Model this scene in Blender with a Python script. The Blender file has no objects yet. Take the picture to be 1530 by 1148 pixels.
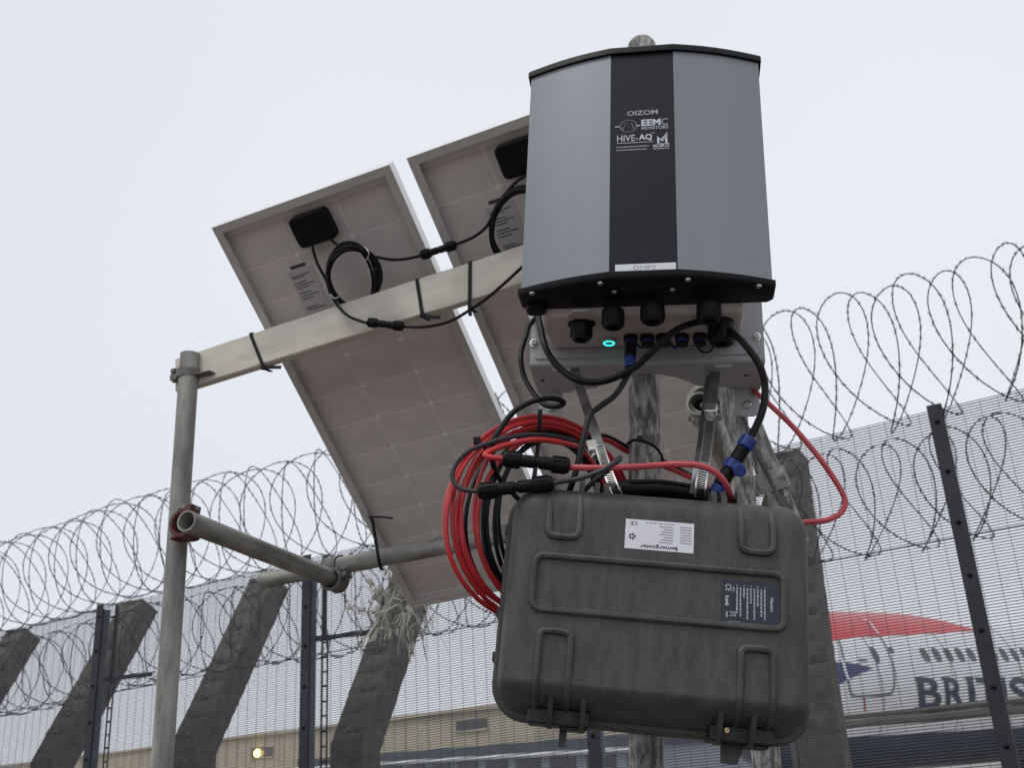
import bpy, bmesh, math, random
from mathutils import Vector, Matrix
random.seed(7)
R = math.radians
scene = bpy.context.scene
col = scene.collection

# ------------------------------------------------------------------ camera
F, CX, CY = 1500.0, 765.0, 574.0            # focal length and centre of the 1530 x 1148 picture
CAM = Vector((0, 0, 1.6))
up = Vector((-232, 4034, -1500)).normalized()
fw = Vector((0, 0, -1))
yw = (fw - fw.dot(up) * up).normalized()
xw = yw.cross(up)
MC = Matrix((xw, yw, up))                   # camera space -> world
cd = bpy.data.cameras.new('camera')
cam = bpy.data.objects.new('camera', cd)
col.objects.link(cam)
cam.matrix_world = Matrix.Translation(CAM) @ MC.to_4x4()
cd.sensor_width = 36
cd.lens = 36 * F / 1530
cd.clip_start = 0.02
cd.clip_end = 3000
cd.dof.use_dof = True
cd.dof.focus_distance = 1.36
cd.dof.aperture_fstop = 12
scene.camera = cam

# ------------------------------------------------------------------ world: overcast sky
SUN_EL, SUN_AZ = R(62), R(225)              # soft light from the left, behind the camera
wld = bpy.data.worlds.new('World')
scene.world = wld
wld.use_nodes = True
nt = wld.node_tree
nt.nodes.clear()
out = nt.nodes.new('ShaderNodeOutputWorld')
bg = nt.nodes.new('ShaderNodeBackground')
sky = nt.nodes.new('ShaderNodeTexSky')
sky.sky_type = 'NISHITA'
sky.sun_disc = False
sky.sun_elevation = SUN_EL
sky.sun_rotation = SUN_AZ
sky.dust_density = 3
tc = nt.nodes.new('ShaderNodeTexCoord')
nz = nt.nodes.new('ShaderNodeTexNoise')
nz.inputs['Scale'].default_value = .9
nz.inputs['Detail'].default_value = 2
rmp = nt.nodes.new('ShaderNodeValToRGB')
rmp.color_ramp.elements[0].position = .3
rmp.color_ramp.elements[0].color = (7.5, 7.8, 8.55, 1)
rmp.color_ramp.elements[1].position = .7
rmp.color_ramp.elements[1].color = (8.6, 8.85, 9.4, 1)
mx = nt.nodes.new('ShaderNodeMix')
mx.data_type = 'RGBA'
mx.inputs[0].default_value = 0.93           # cloud cover
nt.links.new(tc.outputs['Generated'], nz.inputs['Vector'])
nt.links.new(nz.outputs['Fac'], rmp.inputs['Fac'])
nt.links.new(sky.outputs['Color'], mx.inputs[6])
nt.links.new(rmp.outputs['Color'], mx.inputs[7])
nt.links.new(mx.outputs[2], bg.inputs['Color'])
bg.inputs['Strength'].default_value = 0.1
nt.links.new(bg.outputs['Background'], out.inputs['Surface'])

sd = bpy.data.lights.new('sun', 'SUN')
sd.energy = 0.9
sd.angle = R(24)
sd.color = (1, .97, .93)
sun = bpy.data.objects.new('sun', sd)
col.objects.link(sun)
dirv = Vector((math.sin(SUN_AZ) * math.cos(SUN_EL), math.cos(SUN_AZ) * math.cos(SUN_EL), math.sin(SUN_EL)))
sun.rotation_euler = dirv.to_track_quat('Z', 'Y').to_euler()
vs = scene.view_settings
vs.view_transform = 'Standard'
vs.look = 'None'
vs.exposure = 0
vs.gamma = 1
vs.use_curve_mapping = False
scene.cycles.max_bounces = 6
scene.cycles.use_denoising = True

# ------------------------------------------------------------------ helpers
def ray(x, y):
    return MC @ Vector(((x - CX) / F, -(y - CY) / F, -1))

def at(x, y, z):
    """world point seen at a pixel of the photograph, z metres deep"""
    return CAM + ray(x, y) * z

def onplane(x, y, o, n):
    r = ray(x, y)
    return CAM + r * (n.dot(o - CAM) / n.dot(r))

def mat(name, c, rough=.6, metal=0., var=.12, scale=6., bump=0., bscale=80., stretch=None, c2=None, lo=.35, hi=.65,
        spec=.5, detail=6, emit=None, trans=None, coat=0.):
    m = bpy.data.materials.new(name)
    m.use_nodes = True
    t = m.node_tree
    b = t.nodes['Principled BSDF']
    b.inputs['Roughness'].default_value = rough
    b.inputs['Metallic'].default_value = metal
    b.inputs['Specular IOR Level'].default_value = spec
    b.inputs['Coat Weight'].default_value = coat
    tcn = t.nodes.new('ShaderNodeTexCoord')
    src = tcn.outputs['Object']
    if stretch:
        mp = t.nodes.new('ShaderNodeMapping')
        mp.inputs['Scale'].default_value = stretch
        t.links.new(src, mp.inputs['Vector'])
        src = mp.outputs['Vector']
    n = t.nodes.new('ShaderNodeTexNoise')
    n.inputs['Scale'].default_value = scale
    n.inputs['Detail'].default_value = detail
    n.inputs['Roughness'].default_value = .62
    t.links.new(src, n.inputs['Vector'])
    rp = t.nodes.new('ShaderNodeValToRGB')
    rp.color_ramp.elements[0].position = lo
    rp.color_ramp.elements[1].position = hi
    a = c2 if c2 else tuple(v * (1 - var) for v in c)
    z = c if c2 else tuple(min(1, v * (1 + var)) for v in c)
    rp.color_ramp.elements[0].color = (*a, 1)
    rp.color_ramp.elements[1].color = (*z, 1)
    t.links.new(n.outputs['Fac'], rp.inputs['Fac'])
    t.links.new(rp.outputs['Color'], b.inputs['Base Color'])
    mr = t.nodes.new('ShaderNodeMapRange')
    mr.inputs['To Min'].default_value = max(.04, rough - .1)
    mr.inputs['To Max'].default_value = min(1, rough + .1)
    t.links.new(n.outputs['Fac'], mr.inputs['Value'])
    t.links.new(mr.outputs['Result'], b.inputs['Roughness'])
    if bump:
        n2 = t.nodes.new('ShaderNodeTexNoise')
        n2.inputs['Scale'].default_value = bscale
        n2.inputs['Detail'].default_value = 4
        t.links.new(src, n2.inputs['Vector'])
        bp = t.nodes.new('ShaderNodeBump')
        bp.inputs['Strength'].default_value = 1
        bp.inputs['Distance'].default_value = bump
        t.links.new(n2.outputs['Fac'], bp.inputs['Height'])
        t.links.new(bp.outputs['Normal'], b.inputs['Normal'])
    if emit:
        b.inputs['Emission Color'].default_value = (*emit[0], 1)
        b.inputs['Emission Strength'].default_value = emit[1]
    if trans:
        b.inputs['Transmission Weight'].default_value = trans
    return m

MT = dict(
    silver=mat('silver_paint', (.228, .248, .270), .42, .25, .05, 16, .00008, 700, (1, 1, .09), detail=9),
    strip=mat('dark_strip', (.007, .0095, .016), .42, 0, .1, 5, spec=.28),
    black=mat('black_plastic', (.004, .004, .005), .5, 0, .3, 20, .0002, 300, spec=.22),
    cable=mat('black_cable', (.005, .005, .006), .45, 0, .25, 30, spec=.25),
    greycable=mat('grey_cable', (.03, .03, .033), .5, 0, .25, 30),
    red=mat('red_cable', (.48, .022, .028), .4, 0, .18, 25),
    pinkred=mat('faded_red_cable', (.50, .07, .085), .45, 0, .18, 25),
    box=mat('light_grey_plastic', (.50, .465, .44), .5, 0, .05, 8, .0001, 400),
    bracket=mat('bracket_steel', (.43, .44, .455), .5, .1, .07, 7, .0001, 300),
    steel=mat('stainless_steel', (.62, .61, .60), .32, .9, .08, 30),
    darksteel=mat('strap_back', (.36, .36, .38), .3, .9, .2, 30),
    galv=mat('galvanised_tube', (.40, .395, .36), .6, .2, .25, 22, .0006, 140, (1, 1, .22), c2=(.17, .165, .15), lo=.36, hi=.62, detail=10),
    weather=mat('weathered_tube', (.47, .46, .43), .7, .05, .3, 95, .0009, 160, (1, 1, .34), c2=(.115, .112, .104), lo=.44, hi=.63, detail=14),
    clamp=mat('clamp_steel', (.17, .16, .145), .6, .3, .3, 30, .0006, 120),
    lightclamp=mat('zinc_clamp', (.42, .41, .37), .5, .4, .25, 30, .0004, 120),
    redclamp=mat('red_clamp', (.17, .028, .028), .55, .1, .4, 60, .0004, 120, c2=(.075, .055, .05)),
    timber=mat('cream_timber', (.70, .66, .57), .65, 0, .1, 9, .0008, 60, (.5, 1, 2.5), c2=(.53, .50, .425), lo=.28, hi=.56, detail=10),
    alu=mat('panel_frame_back', (.80, .79, .77), .42, .55, .05, 6),
    lip=mat('panel_frame_lip_shade', (.58, .57, .55), .5, .35, .08, 6),  # same frame metal, darkened: shade of the down-facing lip put into its colour
    sheet=mat('panel_backsheet', (.84, .80, .78), .5, 0, .03, 4),
    cell=mat('panel_cell_back', (.64, .59, .57), .45, 0, .06, 9),
    sticker=mat('grey_sticker', (.52, .50, .50), .5, 0, .05, 6),
    ink=mat('dark_ink', (.05, .05, .06), .6, 0, .05, 6),
    blueink=mat('blue_ink', (.07, .08, .19), .6, 0, .05, 6),
    white=mat('white_label', (.78, .79, .82), .45, 0, .04, 12),
    print=mat('white_print', (.62, .64, .68), .5, 0, .08, 60),
    greyprint=mat('grey_print', (.40, .41, .44), .5, 0, .08, 60),
    navy=mat('navy_label', (.022, .026, .042), .45, 0, .1, 12),
    olive=mat('case_plastic', (.090, .092, .082), .5, 0, .25, 55, .0006, 420, (1, 1, .3), c2=(.046, .048, .043), lo=.33, hi=.72, detail=12, spec=.4),
    hinge=mat('hinge_plastic', (.016, .016, .017), .5, 0, .25, 20, .0003, 300),
    blue=mat('blue_plastic', (.02, .043, .22), .4, 0, .12, 30),
    brass=mat('brass_screw', (.5, .38, .2), .35, .9, .15, 40),
    led=mat('led_ring', (.02, .5, .45), .4, 0, .02, 5, emit=((.04, .85, .75), 1.6)),
    hole=mat('hole_shadow', (.02, .02, .02), .9, 0, .1, 9),
    wire=mat('razor_wire', (.05, .052, .056), .5, .4, .25, 40),
    mesh=mat('fence_wire', (.075, .08, .088), .5, .3, .2, 12),
    post=mat('fence_post', (.15, .17, .21), .45, .35, .2, 6, .0004, 60),
    bar=mat('fence_bar', (.034, .037, .045), .5, .35, .2, 6, .0004, 60),
    concrete=mat('old_concrete', (.19, .178, .148), .9, 0, .3, 16, .005, 60, c2=(.08, .074, .06), lo=.3, hi=.7, detail=10),
    chip=mat('concrete_chip', (.40, .385, .35), .9, 0, .3, 30, .004, 60),
    rag=mat('tattered_plastic', (.66, .64, .58), .6, 0, .25, 14),
    beige=mat('beige_cladding', (.55, .49, .36), .7, 0, .06, .15),
    beige2=mat('beige_trim', (.49, .43, .32), .7, 0, .06, .15),
    glass=mat('dark_window', (.06, .062, .065), .2, 0, .2, 1),
    slate=mat('grey_cladding', (.30, .34, .40), .6, 0, .08, .3),
    dark=mat('dark_fascia', (.06, .07, .09), .5, 0, .15, .5),
    gutter=mat('silver_gutter', (.7, .7, .7), .35, .6, .1, 1),
    lamp=mat('lamp_glow', (1, .8, .35), .5, 0, .02, 5, emit=((1, .72, .22), 7)),
    awhite=mat('aircraft_white', (.80, .81, .83), .3, 0, .03, .4, coat=.3),
    ared=mat('aircraft_red', (.62, .045, .055), .35, 0, .05, .6, coat=.3),
    anavy=mat('aircraft_navy', (.018, .026, .062), .3, 0, .08, .6, coat=.3),
    ablue=mat('aircraft_blue', (.035, .05, .16), .35, 0, .05, .6, coat=.3),
    aglass=mat('aircraft_window', (.11, .115, .125), .25, 0, .1, 2),
    agrey=mat('aircraft_line', (.16, .17, .18), .5, 0, .05, 2),
    rail=mat('rail_paint', (.085, .08, .07), .6, .1, .2, 1.5),
    railtan=mat('rail_tan', (.36, .32, .25), .7, 0, .15, 1.5),
    ground=mat('ground_gravel', (.185, .16, .14), .95, 0, .2, .6, .02, 9, c2=(.112, .097, .085)),
    apron=mat('apron_concrete', (.32, .31, .29), .9, 0, .12, .15),
    rubber=mat('rubber', (.02, .02, .02), .8, 0, .1, 3),
)

_t = MT['rag'].node_tree
_tr = _t.nodes.new('ShaderNodeBsdfTranslucent'); _tr.inputs['Color'].default_value = (.74, .72, .66, 1)
_mx = _t.nodes.new('ShaderNodeMixShader'); _mx.inputs[0].default_value = .55
_t.links.new(_t.nodes['Principled BSDF'].outputs[0], _mx.inputs[1]); _t.links.new(_tr.outputs[0], _mx.inputs[2])
_tp = _t.nodes.new('ShaderNodeBsdfTransparent'); _m2 = _t.nodes.new('ShaderNodeMixShader'); _m2.inputs[0].default_value = .22
_t.links.new(_mx.outputs[0], _m2.inputs[1]); _t.links.new(_tp.outputs[0], _m2.inputs[2])
_t.links.new(_m2.outputs[0], _t.nodes['Material Output'].inputs['Surface'])

def rr(w, h, r, n=4):
    """rounded rectangle, counter-clockwise"""
    p = []
    for cx, cy, a0 in ((w / 2 - r, h / 2 - r, 0), (-w / 2 + r, h / 2 - r, 90), (-w / 2 + r, -h / 2 + r, 180), (w / 2 - r, -h / 2 + r, 270)):
        for i in range(n + 1):
            a = R(a0 + 90 * i / n)
            p.append((cx + r * math.cos(a), cy + r * math.sin(a)))
    return p

def inset(p, d):
    n = len(p)
    o = []
    for i in range(n):
        a, b, c = Vector(p[i - 1]), Vector(p[i]), Vector(p[(i + 1) % n])
        e1, e2 = (b - a), (c - b)
        if e1.length < 1e-9: e1 = e2
        if e2.length < 1e-9: e2 = e1
        e1.normalize(); e2.normalize()
        n1, n2 = Vector((-e1.y, e1.x)), Vector((-e2.y, e2.x))
        m = n1 + n2
        if m.length < 1e-6: m = n1.copy()
        m.normalize()
        k = max(.5, m.dot(n1))
        q = b + m * (d / k)
        o.append((q.x, q.y))
    return o

def frame(o, z, x=None):
    """4x4 matrix with its Z along z"""
    z = Vector(z).normalized()
    x = Vector(x) if x is not None else (Vector((0, 0, 1)) if abs(z.z) < .9 else Vector((1, 0, 0)))
    x = (x - x.dot(z) * z).normalized()
    y = z.cross(x)
    m = Matrix((x, y, z)).transposed().to_4x4()
    m.translation = Vector(o)
    return m

def spline(pts, n=8, closed=False):
    pts = [Vector(p) for p in pts]
    o = []
    N = len(pts)
    for i in range(N - 1):
        p0 = pts[max(i - 1, 0)]; p1 = pts[i]; p2 = pts[i + 1]; p3 = pts[min(i + 2, N - 1)]
        for k in range(n):
            t = k / n
            o.append(.5 * ((2 * p1) + (p2 - p0) * t + (2 * p0 - 5 * p1 + 4 * p2 - p3) * t * t + (3 * p1 - p0 - 3 * p2 + p3) * t ** 3))
    o.append(pts[-1])
    return o

class MB:
    def __init__(s, m=None):
        s.v = []; s.f = []; s.m = m or Matrix.Identity(4)
    def add(s, vs_, fs, m=None):
        k = len(s.v)
        mm = s.m @ m if m else s.m
        s.v += [mm @ Vector(v) for v in vs_]
        s.f += [tuple(k + i for i in f) for f in fs]
        return s
    def rings(s, rings, m=None, cap=(True, True), closed=True):
        n = len(rings[0])
        vs_ = [v for r_ in rings for v in r_]
        fs = []
        for i in range(len(rings) - 1):
            for j in range(n if closed else n - 1):
                k = (j + 1) % n
                fs.append((i * n + j, i * n + k, (i + 1) * n + k, (i + 1) * n + j))
        if cap[0]: fs.append(tuple(reversed(range(n))))
        if cap[1]: fs.append(tuple((len(rings) - 1) * n + j for j in range(n)))
        return s.add(vs_, fs, m)
    def prism(s, p, z0, z1, bev=0., m=None):
        if bev:
            q = inset(p, bev)
            rs = [[(x, y, z0) for x, y in q], [(x, y, z0 + bev) for x, y in p], [(x, y, z1 - bev) for x, y in p], [(x, y, z1) for x, y in q]]
        else:
            rs = [[(x, y, z0) for x, y in p], [(x, y, z1) for x, y in p]]
        return s.rings(rs, m)
    def box(s, lo, hi, m=None, bev=0.):
        x0, y0, z0 = lo; x1, y1, z1 = hi
        return s.prism([(x0, y0), (x1, y0), (x1, y1), (x0, y1)], z0, z1, bev, m)
    def cyl(s, r, z0, z1, n=16, m=None, bev=0., r2=None):
        r2 = r if r2 is None else r2
        def c(rad, z): return [(rad * math.cos(2 * math.pi * i / n), rad * math.sin(2 * math.pi * i / n), z) for i in range(n)]
        rs = [c(r - bev, z0), c(r, z0 + bev), c(r2, z1 - bev), c(r2 - bev, z1)] if bev else [c(r, z0), c(r2, z1)]
        return s.rings(rs, m)
    def lathe(s, prof, n=20, m=None, cap=(True, True)):
        return s.rings([[(r * math.cos(2 * math.pi * i / n), r * math.sin(2 * math.pi * i / n), z) for i in range(n)] for r, z in prof], m, cap)
    def pipe(s, ro, ri, z0, z1, n=24, m=None):
        pr = [(ri, z0), (ro - .0006, z0), (ro, z0 + .0006), (ro, z1 - .0006), (ro - .0006, z1), (ri, z1), (ri, z0)]
        return s.lathe(pr, n, m, (False, False))
    def tube(s, pts, r, n=8, rad=None):
        pts = [Vector(p) for p in pts]
        k = len(pts)
        rs = []
        nrm = None
        for i in range(k):
            t = (pts[min(i + 1, k - 1)] - pts[max(i - 1, 0)])
            if t.length < 1e-9: t = Vector((0, 0, 1))
            t.normalize()
            if nrm is None:
                nrm = t.orthogonal().normalized()
            nrm = (nrm - nrm.dot(t) * t)
            nrm = nrm.normalized() if nrm.length > 1e-6 else t.orthogonal().normalized()
            b = t.cross(nrm)
            rr_ = rad[i] if rad else r
            rs.append([pts[i] + (nrm * math.cos(2 * math.pi * j / n) + b * math.sin(2 * math.pi * j / n)) * rr_ for j in range(n)])
        return s.rings(rs)
    def ribbon(s, pts, wdir, w, th):
        """flat strap along pts, wdir = width direction(s)"""
        pts = [Vector(p) for p in pts]
        rs = []
        for i, p in enumerate(pts):
            t = (pts[min(i + 1, len(pts) - 1)] - pts[max(i - 1, 0)]).normalized()
            wd = wdir[i] if isinstance(wdir, list) else wdir
            wd = (wd - wd.dot(t) * t).normalized()
            nn = t.cross(wd)
            ww = w[i] if isinstance(w, list) else w
            rs.append([p - wd * ww / 2 - nn * th / 2, p + wd * ww / 2 - nn * th / 2, p + wd * ww / 2 + nn * th / 2, p - wd * ww / 2 + nn * th / 2])
        return s.rings(rs)
    def build(s, name, m, parent=None, local=False, smooth=True, origin=None, **tags):
        """link as ONE mesh object; vertices are world coordinates unless local (then in the parent's frame)"""
        o_m = Matrix.Identity(4)
        vs_ = s.v
        if parent is not None and not local:
            inv = parent.matrix_world.inverted()
            vs_ = [inv @ v for v in vs_]
        elif parent is None and not local:
            if origin is None:
                c = sum(vs_, Vector()) / max(1, len(vs_))
                origin = Vector((c.x, c.y, min(v.z for v in vs_)))
            vs_ = [v - origin for v in vs_]
            o_m = Matrix.Translation(origin)
        me = bpy.data.meshes.new(name)
        me.from_pydata([tuple(v) for v in vs_], [], s.f)
        me.materials.append(MT[m] if isinstance(m, str) else m)
        if smooth:
            me.polygons.foreach_set('use_smooth', [True] * len(me.polygons))
            me.set_sharp_from_angle(angle=R(38))
        me.update()
        ob = bpy.data.objects.new(name, me)
        col.objects.link(ob)
        if parent is not None:
            ob.parent = parent
            ob.matrix_world = parent.matrix_world.copy()
        else:
            ob.matrix_world = o_m
        for k, v in tags.items(): ob[k] = v
        return ob

def thing(name, label, cat, m=None, group=None):
    o = bpy.data.objects.new(name, None)
    o.empty_display_size = .05
    col.objects.link(o)
    if m is not None: o.matrix_world = m if isinstance(m, Matrix) else Matrix.Translation(Vector(m))
    o['label'] = label; o['category'] = cat
    if group: o['group'] = group
    bpy.context.view_layer.update()
    return o

def tag(o, label, cat, group=None):
    o['label'] = label; o['category'] = cat
    if group: o['group'] = group
    return o

_tc = {}
def glyphs(s_, bold=0.):
    """flat mesh of a line of lettering, normalised to 0..1 in x and y"""
    if (s_, bold) in _tc: return _tc[(s_, bold)]
    cu = bpy.data.curves.new('t', 'FONT')
    cu.body = s_
    cu.offset = bold
    cu.resolution_u = 3
    ob = bpy.data.objects.new('t', cu)
    col.objects.link(ob)
    me = ob.to_mesh(depsgraph=bpy.context.evaluated_depsgraph_get()) if False else bpy.data.meshes.new_from_object(ob.evaluated_get(bpy.context.evaluated_depsgraph_get()))
    vs_ = [v.co.copy() for v in me.vertices]
    fs = [tuple(p.vertices) for p in me.polygons]
    bpy.data.objects.remove(ob); bpy.data.curves.remove(cu); bpy.data.meshes.remove(me)
    x0 = min(v.x for v in vs_); x1 = max(v.x for v in vs_); y0 = min(v.y for v in vs_); y1 = max(v.y for v in vs_)
    vs_ = [((v.x - x0) / (x1 - x0), (v.y - y0) / (y1 - y0)) for v in vs_]
    _tc[(s_, bold)] = (vs_, fs)
    return vs_, fs

def quad_uv(c):
    """bilinear map of the unit square to four points bl, br, tr, tl"""
    bl, br, tr, tl = [Vector(p) for p in c]
    return lambda u, v: bl * (1 - u) * (1 - v) + br * u * (1 - v) + tr * u * v + tl * (1 - u) * v

def smallprint(b, x0, x1, y0, y1, fn, seed=0, gap=.018):
    """one line of print too small to read: short dashes of word length"""
    rnd = random.Random(seed)
    x = x0
    while x < x1 - .004 * abs(x1 - x0):
        l = min(rnd.uniform(.05, .16) * (x1 - x0) * 1.4, x1 - x)
        b.add([fn(x, y0), fn(x + l, y0), fn(x + l, y1), fn(x, y1)], [(0, 1, 2, 3)])
        x += l + gap * (x1 - x0) * 2

def cablepts(p, n=8):
    return spline([at(*q) for q in p], n)

def cable(name, label, m, r, p, n=8, sides=8, parent=None):
    b = MB().tube(cablepts(p, n), r, sides)
    o = b.build(name, m, parent)
    if parent is None: tag(o, label, 'cable')
    return o

# ------------------------------------------------------------------ ground
def sheet(name, x0, x1, y0, y1, z, m):
    b = MB().add([(x0, y0, z), (x1, y0, z), (x1, y1, z), (x0, y1, z)], [(0, 1, 2, 3)])
    o = b.build(name, m)
    o['kind'] = 'structure'
    return o
sheet('ground', -1500, 1500, -1500, 1500, 0, 'ground')
sheet('apron', -400, 400, 14, 400, .006, 'apron')

# ------------------------------------------------------------------ fence geometry
FD = (MC @ Vector((-3015, -906, -1500))).normalized()        # along the fence, to the left
FA = at(1397, 613, 4.65)                                     # top of the fence at the post on the right
FH = Vector((FD.x, FD.y, 0)).normalized()
FN = Vector((FH.y, -FH.x, 0))
if FN.y > 0: FN = -FN                                        # towards the viewer
ftop = lambda s_: FA + FD * s_
zf = lambda x: 4.65 * 3647 / (x + 2250)                      # depth of the fence at a picture column
BAY = 1.87

fence = thing('mesh_fence', 'tall dark welded mesh security fence on steel posts', 'fence', Vector((FA.x, FA.y, 0)))
def fence_frame(s_):
    p = ftop(s_)
    m = Matrix((FH, -FN, Vector((0, 0, 1)))).transposed().to_4x4()
    m.translation = Vector((p.x, p.y, 0))
    return m, p.z
slope = FD.z / math.hypot(FD.x, FD.y)
for i in range(-2, 7):
    m, zt = fence_frame(i * BAY)
    # post behind the mesh, clamp bar in front of it, bolts through both
    b = MB(m).prism(rr(.06, .06, .008, 3), 0, zt - .02, 0, Matrix.Translation((0, .034, 0)))
    b.prism(rr(.066, .066, .008, 3), zt - .02, zt - .012, .002, Matrix.Translation((0, .034, 0)))
    po = b.build('post', 'post', fence)
    MB(m).box((-.033, -.011, .05), (.033, -.005, zt + .025), None, .0015).build('clamp_bar', 'bar', po)
    for k in range(int(zt / .235)):
        bm = m @ Matrix.Translation((0, -.011, zt - .06 - k * .235)) @ Matrix.Rotation(R(90), 4, 'X')
        MB(bm).lathe([(.011, 0), (.011, .004), (.007, .009), (.002, .011)], 10).build('bolt', 'black', po)
    if i in (2, 3, 4):
        # arm that carries the lower coil, and its thin upright ladder, on the far side
        b = MB(m).box((-.48, .066, zt - .50), (.02, .072, zt - .47)).box((-.48, .072, zt - .474), (.02, .10, zt - .47))
        b.build('coil_arm', 'bar', po)
        b = MB(m)
        for dx in (-.105, -.065):
            b.box((dx - .004, .07, .3), (dx + .004, .078, zt - .5))
        for k in range(24):
            b.box((-.101, .071, .35 + k * .085), (-.069, .077, .362 + k * .085))
        b.build('ladder_tray', 'bar', po)
        MB(m).box((-.10, .066, zt - .5), (-.065, .072, zt + .02)).build('coil_upright', 'bar', po)
    # one panel of welded wires per bay
    if i < 6:
        b = MB(m)
        w = .0022
        L = BAY
        for k in range(int((zt - .12) / .0127)):
            z = zt - .012 - k * .0127
            dz = slope * L
            b.add([(0, -w - .002, z - w), (0, w - .002, z - w), (0, w - .002, z + w), (0, -w - .002, z + w),
                   (L, -w - .002, z - w + dz), (L, w - .002, z - w + dz), (L, w - .002, z + w + dz), (L, -w - .002, z + w + dz)],
                  [(0, 1, 5, 4), (1, 2, 6, 5), (2, 3, 7, 6), (3, 0, 4, 7)])
        for k in range(1, int(L / .0762) + 1):
            x = k * .0762
            z1 = zt + slope * x; w = .0009
            b.add([(x - w, 0, .1), (x + w, 0, .1), (x + w, 2 * w, .1), (x - w, 2 * w, .1),
                   (x - w, 0, z1), (x + w, 0, z1), (x + w, 2 * w, z1), (x - w, 2 * w, z1)],
                  [(0, 1, 5, 4), (1, 2, 6, 5), (2, 3, 7, 6), (3, 0, 4, 7)])
        b.build('mesh_panel', 'mesh', fence, smooth=False, kind='stuff')

# ------------------------------------------------------------------ razor wire coils
def razor(label, s0, s1, up_off, back, rad, p, ph, seed):
    rnd = random.Random(seed)
    A = ftop(s0) + Vector((0, 0, up_off)) - FN * back
    B = ftop(s1) + Vector((0, 0, up_off)) - FN * back
    ax = (B - A).normalized()
    U = (Vector((0, 0, 1)) - ax.z * ax).normalized()
    V = ax.cross(U)
    turns = int((B - A).length / p)
    root = thing('razor_wire_coil', label, 'razor wire', A, 'razor wire coils along the fence')
    n = 44
    jit = [(rnd.uniform(-.022, .022), rnd.uniform(-.06, .06) * rad, rnd.uniform(-.09, .09) * rad, rnd.uniform(-.1, .1)) for _ in range(turns + 2)]
    def pos(th):
        k = th / (2 * math.pi)
        i = int(k); f = k - i; f = f * f * (3 - 2 * f)
        j = [jit[i][q] * (1 - f) + jit[i + 1][q] * f for q in range(4)]
        x = p * k + .82 * p * math.cos(1.5 * th + ph) + j[0]
        r_ = rad * (1 + .02 * math.cos(3 * th))
        sag = .03 * math.sin(k * .23)
        return A + ax * x + U * (r_ * math.cos(th) * (1 + .0 * j[3]) + j[1] + sag) + V * (r_ * math.sin(th) + j[2])
    pts = [pos(2 * math.pi * k / n) for k in range(turns * n + 1)]
    MB().tube(pts, .0029, 5).build('wire', 'wire', root)
    b = MB()
    step = 2 * math.pi * rad / 46
    acc = 0
    for i in range(1, len(pts)):
        acc += (pts[i] - pts[i - 1]).length
        if acc > step:
            acc = 0
            t = (pts[i] - pts[i - 1]).normalized()
            q = t.orthogonal().normalized()
            q.rotate(Matrix.Rotation(rnd.uniform(0, 6.28), 3, t))
            w_ = t.cross(q)
            c = pts[i]
            b.add([c - t * .018 + q * .0115, c + t * .018 + q * .0115, c + t * .018 - q * .0115, c - t * .018 - q * .0115, c + w_ * .002, c - w_ * .002,
                   c - t * .005 + q * .0025, c + t * .005 - q * .0025],
                  [(0, 6, 4), (6, 0, 5), (1, 4, 5), (2, 7, 4), (7, 2, 5), (3, 4, 5), (1, 5, 6), (1, 6, 4), (3, 5, 7), (3, 7, 4)])
    b.build('barbs', 'wire', root, kind='stuff')
    # the straight line wire the loops are tied to
    MB().tube([A - U * (rad - .01) + ax * q for q in (-.2, (B - A).length * .5, (B - A).length + .2)], .002, 5).build('line_wire', 'wire', root)
razor('upper razor wire coil riding on top of the mesh fence', -2.6, 9.0, .335, -.0, .345, .128, -.9, 3)
razor('lower razor wire coil hanging behind the mesh just under the fence top', -2.6, 9.0, -.27, .33, .275, .128, -.9, 5)

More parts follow.
